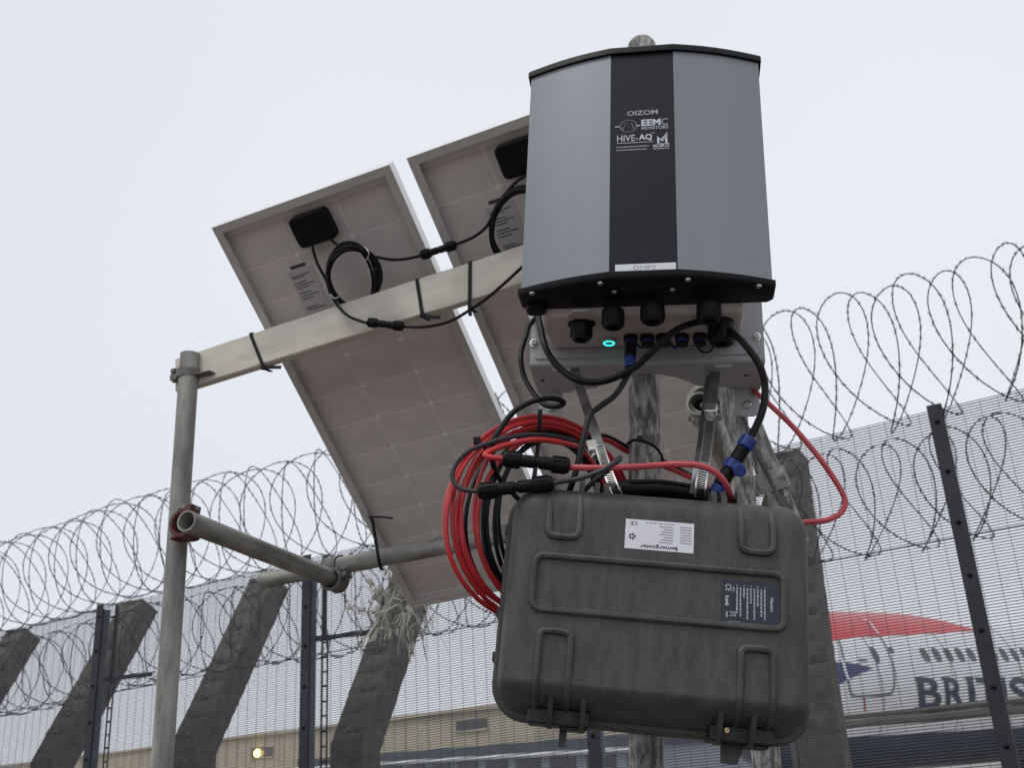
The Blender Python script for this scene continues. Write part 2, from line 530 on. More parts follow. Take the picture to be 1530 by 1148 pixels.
# ------------------------------------------------------------------ cranked concrete posts behind the fence
ADIR0 = (MC @ Vector((493, 1564, -1500))).normalized()
def concrete_post(label, px, py, seed, arm=1.33, W=.25, lean=1.):
    rnd = random.Random(seed)
    top = at(px, py, zf(px) + 1.2)
    ADIR = (ADIR0 * lean + Vector((0, 0, 1)) * (1 - lean)).normalized()
    bend = top - ADIR * arm
    root = thing('concrete_post', label, 'post', Vector((bend.x, bend.y, 0)), 'cranked concrete posts behind the mesh')
    D = .19
    def ring(c, zax, sc=1., notch=0.):
        x = FH
        y = zax.cross(x).normalized()
        # y points to the viewer's side or away; front face is the one towards the viewer
        if y.dot(FN) < 0: y = -y
        pr = [(-.5, -.5), (.5, -.5), (.5, .46), (.46, .5), (.22, .5 - notch), (.0, .5 - notch), (-.22, .5 - notch), (-.46, .5), (-.5, .46)]
        return [c + x * (a * W * sc + rnd.uniform(-.003, .003)) + y * (b_ * D * sc + rnd.uniform(-.003, .003)) for a, b_ in pr]
    rs = []
    Z = Vector((0, 0, 1))
    mid = (Z + ADIR).normalized()
    base = Vector((bend.x, bend.y, 0))
    for k in range(6): rs.append(ring(base + (bend - base) * k / 6 * .97, Z))
    rs.append(ring(bend, mid))
    N = 48
    for k in range(1, N + 1):
        t = k / N
        rs.append(ring(bend + ADIR * (arm * t), ADIR, 1 - .012 * rnd.random(), .10 if k % 5 == 2 else 0.))
    rs.append(ring(top + ADIR * .008, ADIR, .93))
    MB().rings(rs).build('shaft', 'concrete', root)
    y = ADIR.cross(FH).normalized()
    if y.dot(FN) < 0: y = -y
    fm = Matrix((FH, y, ADIR)).transposed().to_4x4()
    for k in range(9):                      # pale spalls along the old wire slots
        t = (k * 5 + 3.0) / N * arm
        if t > arm: break
        q = bend + ADIR * t + y * (D / 2 + .001) + FH * rnd.uniform(-.03, .03)
        fm.translation = q
        a = rnd.uniform(.3, .8)
        b = MB(fm @ Matrix.Rotation(a, 4, 'Y'))
        l = rnd.uniform(.03, .065); w_ = rnd.uniform(.005, .011)
        b.add([(-l, -.004, 0), (0, -.004, w_), (l, -.004, .2 * w_), (0, -.004, -w_), (-.2 * l, .006, 0), (.3 * l, .005, .1 * w_)],
              [(0, 1, 4), (1, 5, 4), (1, 2, 5), (2, 3, 5), (3, 4, 5), (3, 0, 4)])
        b.build('spall', 'chip', root)
concrete_post('leftmost cranked concrete post, its top cut by the left picture edge', 35, 950, 1)
concrete_post('second cranked concrete post from the left, crossing behind a steel fence post', 208, 908, 2)
concrete_post('third cranked concrete post, right of the left scaffold upright, under the tube end', 402, 874, 3)
concrete_post('cranked concrete post with tattered plastic caught at its top', 622, 852, 4)
concrete_post('concrete post right of the battery case seen through the mesh', 1172, 684, 6, 1.3, .235, .15)

# ------------------------------------------------------------------ tattered plastic caught in the wire
rnd = random.Random(11)
b = MB()
for k in range(130):
    x = rnd.gauss(592, 21); y = rnd.gauss(905, 19)
    z = zf(x) + rnd.uniform(-.22, .02)
    p = at(x, y, z)
    L = rnd.uniform(.05, .22)
    d = Vector((rnd.uniform(-1, 1), rnd.uniform(-.5, .5), rnd.uniform(-1.0, .5))).normalized()
    pts = []; wd = []; ws = []
    w0 = rnd.choice((.003, .005, .008, .014, .024))
    ph = rnd.uniform(0, 6)
    for i in range(12):
        t = i / 11
        pts.append(p + d * L * t + Vector((.012 * math.sin(7 * t + ph), .014 * math.cos(6 * t + ph), .012 * math.sin(8 * t + 2 * ph) - .09 * t * t)))
        wd.append(Vector((math.cos(ph + 4 * t), .6 * math.sin(ph * 2 + t), math.sin(ph + 4 * t))))
        ws.append(w0 * (.2 + .8 * math.sin(math.pi * min(1, t * .9 + .1))) * rnd.uniform(.35, 1.5))
    b.ribbon(pts, wd, ws, .0006)
for (x0, y0, x1, y1, w0) in ((550, 865, 580, 905, .05), (520, 905, 560, 920, .03), (560, 885, 610, 900, .08), (556, 935, 640, 905, .025), (600, 890, 646, 905, .04), (565, 842, 600, 890, .035)):
    N_ = 16
    pts = [at(x0 + (x1 - x0) * t / N_ + rnd.uniform(-2, 2), y0 + (y1 - y0) * t / N_ + 4 * math.sin(t * 1.1), zf(590) - .08 + .05 * math.sin(t * 1.7)) for t in range(N_ + 1)]
    b.ribbon(pts, [Vector((.4 + .6 * math.sin(t), .5 * math.cos(t * 1.9), 1)) for t in range(N_ + 1)], [w0 * rnd.uniform(.25, 1.2) for _ in range(N_ + 1)], .0006)
tag(b.build('tattered_plastic', 'rag'), 'shredded off-white plastic sheeting snagged on the razor wire and concrete post', 'plastic')

# ------------------------------------------------------------------ far beige building
BR, BL_ = at(795, 1044, 62), at(145, 1128, 128)
bd = Vector((BL_.x - BR.x, BL_.y - BR.y, 0)).normalized()
hb = (BR.z + BL_.z) / 2
bm = Matrix((bd, Vector((bd.y, -bd.x, 0)) if Vector((bd.y, -bd.x, 0)).y > 0 else Vector((-bd.y, bd.x, 0)), Vector((0, 0, 1)))).transposed().to_4x4()
bm.translation = Vector((BR.x, BR.y, 0))
bld = thing('beige_building', 'long beige clad building far behind the fence on the left', 'building', bm)
L = 170.
MB(bm).box((0, 0, 0), (L, 30, hb - .25)).build('wall', 'beige', bld)
MB(bm).box((-.3, -.3, hb - .25), (L + .3, 30.3, hb)).build('roof_edge', 'beige2', bld)
for k in range(1, 56):
    MB(bm).box((k * 3 - .04, -.05, 0), (k * 3 + .04, .0, hb - .26)).build('cladding_joint', 'beige2', bld)
bn = bm.to_3x3() @ Vector((0, 1, 0))
def bwin(px, py, pw, ph, name='window', m='glass', dep=.06):
    p = bm.inverted() @ onplane(px, py, bm.translation, bn)
    q = bm.inverted() @ onplane(px + pw, py, bm.translation, bn)
    r_ = bm.inverted() @ onplane(px, py + ph, bm.translation, bn)
    x0, x1 = sorted((p.x, q.x)); z0, z1 = sorted((p.z, r_.z))
    f = MB(bm).box((x0, -dep, z0), (x1, -.002, z1), None, .02).build(name, m, bld)
    MB(bm).box((x0 - .1, -dep - .08, z0 - .12), (x1 + .1, -.004, z0)).build('sill', 'beige2', f)
    return (x0 + x1) / 2, z0, z1
bwin(682, 1079, 46, 14)
bwin(377, 1119, 31, 14)  # dark panel for the lamp's recess, its shade put into the colour
bwin(455, 1096, 14, 9)
bwin(2, 1147, 26, 12)
cx_, z0_, z1_ = bwin(386, 1122, 3, 9, 'lamp_housing', 'glass', .10)
lp = MB(bm @ Matrix.Translation((cx_, -.16, (z0_ + z1_) / 2)))
lp.lathe([(.02, -.34), (.25, -.27), (.37, 0), (.25, .27), (.02, .34)], 14)
lp.build('lamp_bulb', 'lamp', bld)
# low annexe in front of it with dark fascia and silver gutter
ar, al = at(800, 1104, 50), at(560, 1131, 64)
ad = Vector((al.x - ar.x, al.y - ar.y, 0)).normalized()
an = Vector((-ad.y, ad.x, 0))
if an.y < 0: an = -an
am = Matrix((ad, an, Vector((0, 0, 1)))).transposed().to_4x4()
am.translation = Vector((ar.x, ar.y, 0)) - ad * 9
ha = (ar.z + al.z) / 2
ax_ = thing('low_annexe', 'low grey annexe with dark fascia and silver gutter below the beige building', 'building', am)
MB(am).box((0, .4, 0), (40, 12, ha - .5)).build('wall', 'slate', ax_)
MB(am).box((-.2, 0, ha - .5), (40.2, 12.2, ha)).build('fascia', 'dark', ax_)
MB(am @ Matrix.Translation((0, -.1, ha - .62)) @ Matrix.Rotation(R(90), 4, 'Y')).cyl(.11, 0, 40, 10).build('gutter', 'gutter', ax_)
for k in range(14):
    MB(am).box((k * 3 + .3, .34, .9), (k * 3 + 2.4, .395, ha - .8)).build('window', 'glass', ax_)

# ------------------------------------------------------------------ airliner
AX = Vector((math.cos(R(31)), math.sin(R(31)), 0))
AY = Vector((-AX.y, AX.x, 0))
o_ = at(1300, 1025, 31.3)
am = Matrix((AX, AY, Vector((0, 0, 1)))).transposed().to_4x4()
am.translation = Vector((o_.x, o_.y, 2.95))
ami = am.inverted()
RF = 2.35
air = thing('airliner', 'white airliner with red roof stripe, navy belly and lettering behind the fence on the right', 'aircraft', Matrix.Translation((o_.x, o_.y, 0)))
def frad(s_):
    """fuselage radius and drop of the axis at station s (door = 0, nose to the left)"""
    if s_ > -2.6: return RF, 0
    t = min(1, (-2.6 - s_) / 3.2)
    return RF * math.sqrt(max(0, 1 - t ** 2.3)), -.55 * t ** 2
def skin(s_, th, off=0.):
    r_, dz = frad(s_)
    return am @ Vector((s_, -(r_ + off) * math.cos(th), (r_ + off) * math.sin(th) + dz))
def sk(px, py):
    """station and angle on the fuselage seen at a pixel"""
    o = ami @ CAM; d = ami.to_3x3() @ ray(px, py)
    a = d.y ** 2 + d.z ** 2; b_ = 2 * (o.y * d.y + o.z * d.z); c = o.y ** 2 + o.z ** 2 - RF ** 2
    q = b_ * b_ - 4 * a * c
    t = (-b_ - math.sqrt(max(q, 0))) / (2 * a)
    p = o + d * t
    return p.x, math.atan2(p.z, -p.y)
th_b = sk(1380, 1096)[1]                     # where white meets the navy belly
ss = [-5.79, -5.7, -5.5, -5.2, -4.8, -4.3, -3.7, -3.1, -2.6] + [-1.8 + 1.6 * k for k in range(24)]
def band(t0, t1, n, name, m):
    rs = [[skin(s_, t0 + (t1 - t0) * k / n) for k in range(n + 1)] for s_ in ss]
    return MB().rings(rs, None, (False, False), False).build(name, m, air)
body = band(th_b, th_b + 2 * (math.pi / 2 - th_b), 40, 'fuselage', 'awhite')
band(th_b - 2 * (th_b + math.pi / 2), th_b, 24, 'belly', 'anavy')
def patch(fn, ns, nt_, name, m, parent):
    """thin painted skin: fn(u, v) -> (station, angle)"""
    rs = [[skin(*fn(u / ns, v / nt_), .012) for v in range(nt_ + 1)] for u in range(ns + 1)]
    return MB().rings(rs, None, (False, False), False).build(name, m, parent)
lo_ = [sk(1225, 956), sk(1300, 952), sk(1380, 948), sk(1440, 944.5), sk(1462, 943)]
def redfn(u, v):
    s_ = lo_[0][0] - 4 + (lo_[-1][0] - lo_[0][0] + 4) * u
    k = 0
    while k < 3 and s_ > lo_[k + 1][0]: k += 1
    f_ = (s_ - lo_[k][0]) / (lo_[k + 1][0] - lo_[k][0])
    tl = lo_[k][1] + (lo_[k + 1][1] - lo_[k][1]) * max(f_, -1)
    e = max(0, min(1, (s_ + .2) / (lo_[-1][0] + .2)))
    tu = 2.0 * (1 - e ** .55) + lo_[-1][1] * e ** .55
    return s_, tl + (max(tu, tl) - tl) * v
patch(redfn, 40, 14, 'red_stripe', 'ared', air)
bw = [sk(1305, 999), sk(1225, 978), sk(1225, 1026)]
patch(lambda u, v: (bw[0][0] + (bw[1][0] - bw[0][0]) * u, bw[0][1] + ((bw[1][1] - bw[0][1]) * v + (bw[2][1] - bw[0][1]) * (1 - v)) * u), 12, 6, 'blue_wedge', 'ablue', air)
def skinline(pts, w, name, m, parent=None, off=.02):
    P_ = [sk(*q) for q in pts]
    P_ = [Vector((a, b_ * RF, 0)) for a, b_ in P_]
    P_ = spline(P_, 5)
    rs = []
    for i, p in enumerate(P_):
        t = (P_[min(i + 1, len(P_) - 1)] - P_[max(i - 1, 0)]).normalized()
        n_ = Vector((-t.y, t.x, 0)) * w / 2
        rs.append([skin((p + n_).x, (p + n_).y / RF, off), skin((p - n_).x, (p - n_).y / RF, off)])
    return MB().rings(rs, None, (False, False), False).build(name, m, parent or air)
door = skinline([(1253, 955), (1262, 985), (1269, 1015), (1273, 1033), (1279, 1040), (1300, 1040), (1325, 1039), (1333, 1034), (1336, 1020), (1332, 990), (1322, 965), (1313, 950)], .06, 'door_seam', 'agrey')
skinline([(1313, 950), (1306, 941), (1298, 931), (1288, 927)], .07, 'door_seam', 'awhite', None, .03)
skinline([(1259, 982), (1264, 1000), (1269, 1014)], .08, 'door_seam', 'awhite', None, .03)
skinline([(1291, 1043), (1292, 1062)], .06, 'red_mark', 'ared')
def porthole(px, py, w, h):
    s0_, t0 = sk(px, py)
    pr = rr(w, h / RF * 1.0, min(w, h / RF) * .48, 4)
    b_ = MB()
    q = [(s0_ + a, t0 + c) for a, c in pr]
    b_.add([skin(a, c, .016) for a, c in q], [tuple(range(len(q)))])
    b_.build('window', 'aglass', air)
for k in range(-0, 34):
    if k in ():
        continue
    s0_ = sk(1382, 980)[0] + k * .533
    t0 = sk(1404, 979)[1]
    pr = rr(.31, .44 / RF, .09, 4)
    MB().add([skin(s0_ + a, t0 + c, .016) for a, c in pr], [tuple(range(len(pr)))]).build('window', 'aglass', air)
porthole(1307, 979, .26, .5)
porthole(1331, 972, .2, .2)
porthole(1289, 987, .34, .07)
# cockpit panes on the nose
for t0, s0_, s1_ in ((.62, -4.3, -3.8), (.78, -4.85, -4.4), (1.05, -5.05, -4.75)):
    MB().add([skin(s0_, t0 - .1, .02), skin(s1_, t0 - .1, .02), skin(s1_ + .05, t0 + .16, .02), skin(s0_ + .1, t0 + .16, .02)], [(0, 1, 2, 3)]).build('cockpit_pane', 'aglass', air)
# lettering with flared strokes wrapped on the skin
def wrapped(txt, x0, x1, ytop, ybot, bold, name):
    vs_, fs = glyphs(txt, bold)
    bm_ = bmesh.new()
    bv = [bm_.verts.new((u, v, 0)) for u, v in vs_]
    for f_ in fs: bm_.faces.new([bv[i] for i in f_])
    for k in range(1, 8):                    # cut into strips so that the letters follow the curved skin
        bmesh.ops.bisect_plane(bm_, geom=bm_.verts[:] + bm_.edges[:] + bm_.faces[:], plane_co=(0, k / 8, 0), plane_no=(0, 1, 0))
    bm_.verts.index_update()
    vs_ = [(v.co.x, v.co.y) for v in bm_.verts]; fs = [tuple(v.index for v in f_.verts) for f_ in bm_.faces]
    bm_.free()
    a0, t1 = sk(x0, ytop); t0 = sk(x0, ybot)[1]; a1 = sk(x1, ytop)[0]
    MB().add([skin(a0 + (a1 - a0) * u, t0 + (t1 - t0) * v, .018) for u, v in vs_], fs).build(name, 'anavy', air, smooth=False)
for ch, x0, x1 in (('B', 1368, 1402), ('R', 1408, 1437), ('I', 1443, 1452), ('T', 1457, 1486), ('I', 1491, 1500), ('S', 1505, 1533), ('H', 1540, 1573)):
    if ch != 'I':
        wrapped(ch, x0, x1, 1013, 1060, .022, 'letter')
    else:
        wrapped(ch, x0, x1, 1013, 1060, 0.02, 'letter')
    if ch in 'BRITH':                       # small flared serifs
        for yy in (1014.2, 1058.8):
            if ch == 'B' and False: continue
            s0_, t0 = sk(x0 - 2.2, yy); s1_ = sk(x0 + (11 if ch != 'I' else x1 - x0 + 2), yy)[0]
            if ch == 'T': s0_, s1_ = (sk(x0 + 8, yy)[0], sk(x1 - 8, yy)[0]) if yy > 1030 else (sk(x0 - 1, yy)[0], sk(x1 + 1, yy)[0])
            MB().add([skin(s0_, t0 - .011, .02), skin(s1_, t0 - .011, .02), skin(s1_, t0 + .011, .02), skin(s0_, t0 + .011, .02)], [(0, 1, 2, 3)]).build('serif', 'anavy', air)
for s0_ in (-2.2, 1.05, 4.3, 7.5):            # skin joints
    MB().rings([[skin(s0_ + e, th_b + (math.pi / 2 - th_b) * k / 16, .009) for k in range(17)] for e in (-.018, .018)], None, (False, False), False).build('skin_joint', 'agrey', air)
# nose gear and main gear
for s0_, dx in ((-1.5, (0,)), (11, (-2.6, 2.6))):
    for d_ in dx:
        g = MB(am).box((s0_ - .07, d_ - .07, -2.6), (s0_ + .07, d_ + .07, -1.9)).build('gear_leg', 'agrey', air)
        for e in (-.22, .22):
            MB(am @ Matrix.Translation((s0_, d_ + e, -2.54)) @ Matrix.Rotation(R(90), 4, 'X')).cyl(.4, -.12, .12, 24, None, .04).build('wheel', 'rubber', g)

# double pipe rail between the fence and the aircraft
ra, rb = at(1180, 1081, 17), at(1620, 1039, 12.3)
rl = thing('pipe_rail', 'dark double pipe rail crossing low in front of the aircraft', 'rail', Vector((ra.x, ra.y, 0)))
for k, (dz, m_) in enumerate(((0, 'rail'), (-.125, 'rail'))):
    MB().tube([ra + Vector((0, 0, dz)), (ra + rb) / 2 + Vector((0, 0, dz)), rb + Vector((0, 0, dz))], .042, 10).build('rail_bar', m_, rl)
MB().add([ra + Vector((0, .03, -.045)), rb + Vector((0, .03, -.045)), rb + Vector((0, .03, -.085)), ra + Vector((0, .03, -.085)),
          ra + Vector((0, .06, -.045)), rb + Vector((0, .06, -.045)), rb + Vector((0, .06, -.085)), ra + Vector((0, .06, -.085))],
         [(0, 1, 2, 3), (7, 6, 5, 4), (0, 4, 5, 1), (3, 2, 6, 7)]).build('rail_board', 'railtan', rl)
for q in (ra, rb):
    MB(Matrix.Translation((q.x, q.y, 0))).cyl(.045, 0, q.z + .02, 10).build('rail_post', 'rail', rl)

# ------------------------------------------------------------------ scaffold tubes
RT = .02415
def scaffold_tube(label, a, b, m='galv', cap=False):
    a, b = Vector(a), Vector(b)
    fm = frame(a, b - a)
    L = (b - a).length
    o = MB().pipe(RT, RT - .004, 0, L, 28).build('scaffold_tube', m, None, True)
    o.matrix_world = fm
    tag(o, label, 'scaffold tube')
    o['group'] = 'scaffold tubes'
    bpy.context.view_layer.update()
    if cap:
        MB().lathe([(RT + .0015, L - .03), (RT + .0015, L + .004), (RT * .9, L + .012), (RT * .6, L + .018), (RT * .2, L + .021)], 24).build('end_cap', m, o, True)
    return o
def coupler(label, c, a1, a2, n, m='clamp', m2=None, tee=1):
    """right-angle coupler: a band round each of two tubes, back to back, with T-bolts"""
    m2 = m2 or m
    a1, a2, n = Vector(a1).normalized(), Vector(a2).normalized(), Vector(n).normalized()
    root = thing('tube_coupler', label, 'coupler', c, 'scaffold couplers')
    def band(q, a, nn, mm):
        fm = frame(q, a, nn)
        o = MB(fm).pipe(RT + .0065, RT + .0008, -.025, .025, 22).build('band', mm, root)
        rim = MB(fm)
        for z in (-.025, .021): rim.pipe(RT + .0085, RT + .004, z, z + .004, 22)
        rim.build('rim', mm, o)
        # flange lugs and swing bolt on the side
        lug = MB(fm).box((-.012, RT + .002, -.02), (.004, RT + .022, .02), None, .002)
        lug.build('lug', mm, o)
        bo = MB(fm @ Matrix.Translation((.0, RT + .013, 0)) @ Matrix.Rotation(R(90), 4, 'Y'))
        bo.cyl(.0055, -.022, .034, 10)
        bo.build('bolt', 'clamp', root)
        MB(fm @ Matrix.Translation((.012, RT + .013, 0)) @ Matrix.Rotation(R(90), 4, 'Y')).cyl(.0115, 0, .012, 6, None, .001).build('nut', 'clamp', root)
    band(c - n * (RT + .004), a1, n, m)
    band(c + n * (RT + .004), a2, -n, m2)
    MB(frame(c, n, a1)).box((-.02, -.02, -.012), (.02, .02, .012), None, .002).build('saddle', m, root)
    return root

PLT = at(284, 529, 2.55)
PLB = at(242, 1148, 2.21)
pld = (PLB - PLT).normalized()
base_ = PLT + pld * ((0 - PLT.z) / pld.z)
scaffold_tube('left galvanised scaffold upright with the cream beam clamped at its top', base_, PLT)
pl = lambda y: PLT + (PLB - PLT) * ((y - 529) / (1148 - 529))      # rough, along the picture
# putlog with its open end to the viewer
u0, u1 = at(281, 780, 2.22), at(506, 869, 2.82)
scaffold_tube('short scaffold tube with open end facing us on the left upright', u0 - (u1 - u0) * .01, u1)
# rear ledger under the panels
g0, g1 = at(392, 868, 2.96), at(762, 797, 2.53)
g2 = g0 + (g1 - g0) * 1.75
scaffold_tube('rear horizontal scaffold tube passing beneath the solar panels', g0, g2)

# cream timber beam
w_, d_ = Vector((.9234, -.3797, .056)), Vector((.3123, .6586, -.6846))
w_.normalize(); d_ = (d_ - d_.dot(w_) * w_).normalized()
PS = .965
PT = CAM + (Vector((-.7404, 2.238, 2.9006)) - CAM) * PS
PW, PH, PG = .52 * PS, 1.262 * PS, .0456 * PS
n_p = w_.cross(d_)                                               # out of the glass, up and away
b0 = at(262, 535.5, 2.585)
best = min((abs(((at(980, 300, z) - b0).normalized() - w_).length), z) for z in [1.6 + .01 * k for k in range(90)])[1]
b1 = at(980, 300, best)
bdv = (b1 - b0).normalized()
dn = (Vector((0, 0, -1)) - Vector((0, 0, -1)).dot(bdv) * bdv).normalized()
bk = bdv.cross(dn)
if bk.y < 0: bk = -bk
BH = .093
fm = Matrix((bdv, bk, -dn)).transposed().to_4x4()
fm.translation = b0
beam = MB()
rs = []
LB = (b1 - b0).length + .06
rnd = random.Random(2)
for k in range(26):
    x = LB * k / 25
    e = [rnd.uniform(-.0012, .0012) for _ in range(4)]
    rs.append([(x, .0 + e[0], -BH + .003), (x, .003, -BH + e[1]), (x, .024, -BH), (x, .027, -BH + .003), (x, .027, -.003), (x, .024, e[2]), (x, .003, e[3]), (x, 0, -.003)])
beam.rings(rs)
bo = beam.build('timber_beam', 'timber', None, True)
bo.matrix_world = fm
tag(bo, 'cream painted timber beam carrying the solar panels from the left upright', 'beam')
# clamp fixing the beam to the upright
ct = at(281.5, 560, 2.535)
root = thing('tube_coupler', 'dark board clamp round the left upright at the cream beam end', 'coupler', ct, 'scaffold couplers')
fmc = frame(ct, -pld, bdv)
o = MB(fmc).pipe(RT + .006, RT + .0006, -.011, .011, 22).build('band', 'clamp', root)
MB(fmc).box((RT, -.012, -.010), (RT + .052, .022, -.006), None, .001).build('flange', 'clamp', root)
MB(fmc).box((-RT - .028, -.008, -.008), (-RT, .008, .008), None, .001).build('lug', 'clamp', root)
MB(fmc @ Matrix.Translation((-RT - .02, 0, 0))).cyl(.006, -.012, .024, 10).build('bolt', 'clamp', root)
MB(fmc @ Matrix.Translation((-RT - .02, 0, .012))).cyl(.011, 0, .010, 6).build('nut', 'clamp', root)

# coupler joining upright and putlog (red), and putlog and ledger
pu = (u1 - u0).normalized()
qv = at(278, 790, 2.36)
cpl = coupler('red painted coupler joining the left upright and the open-ended tube', at(279, 788, 2.318), -pld, pu, at(279, 788, 2.3) - at(272, 800, 2.41), 'redclamp', 'redclamp')
coupler('dark bolted coupler where the open-ended tube meets the rear tube', at(500, 858, 2.80), pu, (g1 - g0), at(500, 842, 2.84) - at(500, 866, 2.78), 'clamp')

# ------------------------------------------------------------------ solar panels
def panel(k, label):
    o0 = PT + w_ * (PW + PG) * k
    fm = Matrix((w_, d_, n_p)).transposed().to_4x4()          # local: x across, y down the slope, z out of the glass
    fm.translation = o0
    root = thing('solar_panel', label, 'solar panel', fm, 'solar panels on the beam')
    fwid, fth = .022, .030
    def bx(lo, hi, name, m, par=root, bev=.0008):
        return MB().box((lo[0], lo[1], -hi[2]), (hi[0], hi[1], -lo[2]), None, bev).build(name, m, par, True)
    # L-section frame: side wall plus return lip on the back
    bx((0, 0, -fth), (.003, PH, 0), 'frame_rail', 'alu'); bx((PW - .003, 0, -fth), (PW, PH, 0), 'frame_rail', 'alu')
    bx((.003, 0, -fth), (PW - .003, .003, 0), 'frame_rail', 'alu'); bx((.003, PH - .003, -fth), (PW - .003, PH, 0), 'frame_rail', 'alu')
    bx((.003, .003, -.002), (fwid, PH - .003, -.0003), 'frame_lip', 'lip'); bx((PW - fwid, .003, -.002), (PW - .003, PH - .003, -.0003), 'frame_lip', 'lip')
    bx((fwid, .003, -.002), (PW - fwid, fwid, -.0003), 'frame_lip', 'lip'); bx((fwid, PH - fwid, -.002), (PW - fwid, PH - .003, -.0003), 'frame_lip', 'lip')
    bs = bx((.003, .003, -fth + .003), (PW - .003, PH - .003, -fth + .008), 'backsheet', 'sheet')
    cw, chh = .165 * PS, .0995 * PS
    x0 = (PW - 3 * cw) / 2; y0 = (PH - 12 * chh) / 2 + .004
    g = .0016
    ch_ = .006
    me = None
    for r_ in range(12):
        for c in range(3):
            if me is None:
                a, b_ = cw / 2 - g, chh / 2 - g
                pr = [(-a + ch_, -b_), (a - ch_, -b_), (a, -b_ + ch_), (a, b_ - ch_), (a - ch_, b_), (-a + ch_, b_), (-a, b_ - ch_), (-a, -b_ + ch_)]
                ob = MB().prism(pr, 0, .0006).build('cell', 'cell', bs, True, False)
                me = ob.data
            else:
                ob = bpy.data.objects.new('cell', me)
                col.objects.link(ob)
                ob.parent = bs
            ob.location = (x0 + cw * (c + .5), y0 + chh * (r_ + .5), fth - .0086)
    zb = -fth + .0092
    # junction box, type label with its print
    jb = MB().prism(rr(.105, .078, .014, 4), -zb - .026, -zb, .003, Matrix.Translation((.257 * PS + .004, .082, 0))).build('junction_box', 'black', root, True)
    lx, ly = .158, .172
    lb = MB().box((lx - .036, ly, -zb - .0005), (lx + .036, ly + .155, -zb)).build('type_label', 'sticker', root, True, False)
    pb = MB()
    fn = lambda x, y: Vector((x, y, -zb - .0011))
    for i, y in enumerate([.012, .017, .030, .037, .044, .058, .066, .074, .098, .104]):
        smallprint(pb, lx - .030, lx + (.005 if i % 3 else .024), ly + y, ly + y + .0026, fn, i + 5)
    pb.build('small_print', 'ink', lb, True, False)
    MB().box((lx - .022, ly - .014, -zb - .0006), (lx + .022, ly - .006, -zb)).build('serial_strip', 'ink', root, True, False)
    bb = MB()
    for i in range(4):
        x = lx - .02 + i * .015
        bb.box((x - .005, ly + .135, -zb - .0011), (x + .004, ly + .148, -zb - .0006))
    bb.build('marks', 'blueink', lb, True, False)
    return root
p1 = panel(0, 'left solar panel seen from behind, whole back and junction box in view')
p2 = panel(1, 'right solar panel seen from behind, partly hidden by the grey monitor')
p3z = None

# ties holding beam and panels
def tie(label, pts, w=.006, tail=None, m='cable'):
    b = MB().ribbon(spline(pts, 5), ray(700, 450).normalized() * 0 + bdv, w, .0016)
    if tail:
        b.ribbon(spline(tail, 5), bdv, w, .0016)
        b.box((-.005, -.005, -.005), (.005, .005, .005), Matrix.Translation(tail[0]), .001)
    return tag(b.build('cable_tie', m), label, 'cable tie', 'black ties')
def beam_tie(label, px, py0, py1, tx, ty, dx=6):
    z = 2.4
    # front of the beam at these pixels
    f = lambda x, y: onplane(x, y, b0 - bk * .002, bk)
    t, m1, bt = f(px - dx, py0), f(px, (py0 + py1) / 2), f(px + dx, py1)
    return tie(label, [t + bk * .034, t + bk * .004 - dn * .003, t + dn * .004, m1, bt - dn * .004, bt + dn * .002 + bk * .006, bt + bk * .034],
               .0085, [bt + dn * .001, f(px + dx + (tx - px - dx) * .5, ty), f(tx, ty)])
beam_tie('black tie round the cream beam nearest the left upright', 384, 499, 549, 420, 549, 9)
beam_tie('black tie round the cream beam under the cable loop of the left panel', 627, 418, 471, 658, 474, 4)
beam_tie('black tie round the cream beam in the gap between the panels', 702, 392, 459, 703, 470, 0)
e0 = at(552, 772, 2.78); e1 = at(568, 845, 2.70)
tag(MB().ribbon(spline([at(548, 770, 2.84), at(556, 778, 2.74), at(562, 812, 2.69), at(568, 846, 2.67), at(572, 852, 2.74)], 5), Vector((1, 0, 0)), .009, .002)
    .ribbon(spline([at(553, 773, 2.74), at(570, 773, 2.75), at(587, 775, 2.77)], 4), Vector((0, 0, 1)), .005, .002)
    .build('cable_tie', 'cable'), 'long black tie holding the panel edge to the rear tube', 'cable tie', 'black ties')

# leads of the panels, with inline plugs
def plug(a, b, r, parent, name='plug', m='black', rings=True):
    fm = frame(a, b - a)
    L = (b - a).length
    pr = [(r * .45, 0), (r * .9, .0015), (r, L * .06), (r, L * .26), (r * .78, L * .27), (r * .78, L * .48), (r * .62, L * .49), (r * .62, L * .53),
          (r * .8, L * .54), (r * .8, L * .72), (r, L * .73), (r, L * .93), (r * .9, L - .0015), (r * .45, L)]
    o = MB(fm).lathe(pr, 16).build(name, m, parent)
    if rings:
        for z0, z1 in ((.05, .25), (.745, .94)):
            g = MB(fm)
            for k in range(10):
                a_ = 2 * math.pi * k / 10
                g.box((r * .96, -r * .10, L * z0), (r * 1.09, r * .10, L * z1), Matrix.Rotation(a_, 4, 'Z'))
            g.build('grip', m, o)
    return o
def pz(x, y, off):
    """depth just in front of the panels' backs"""
    q = onplane(x, y, PT, n_p)
    return -(MC.transposed() @ (q - CAM)).z - off
def pp(l): return [(x, y, pz(x, y, o)) for x, y, o in l]
r_ = thing('panel_lead', 'black lead looping below the cream beam to a plug and on to the right', 'cable', at(548, 483, 2.36))
MB().tube(cablepts(pp([(465, 360, .0), (473, 391, .02), (487, 418, .04), (494, 438.7, .06), (504, 455.7, .09), (521, 472.7, .13), (548, 483, .16)])), .0036, 8).build('wire', 'cable', r_)
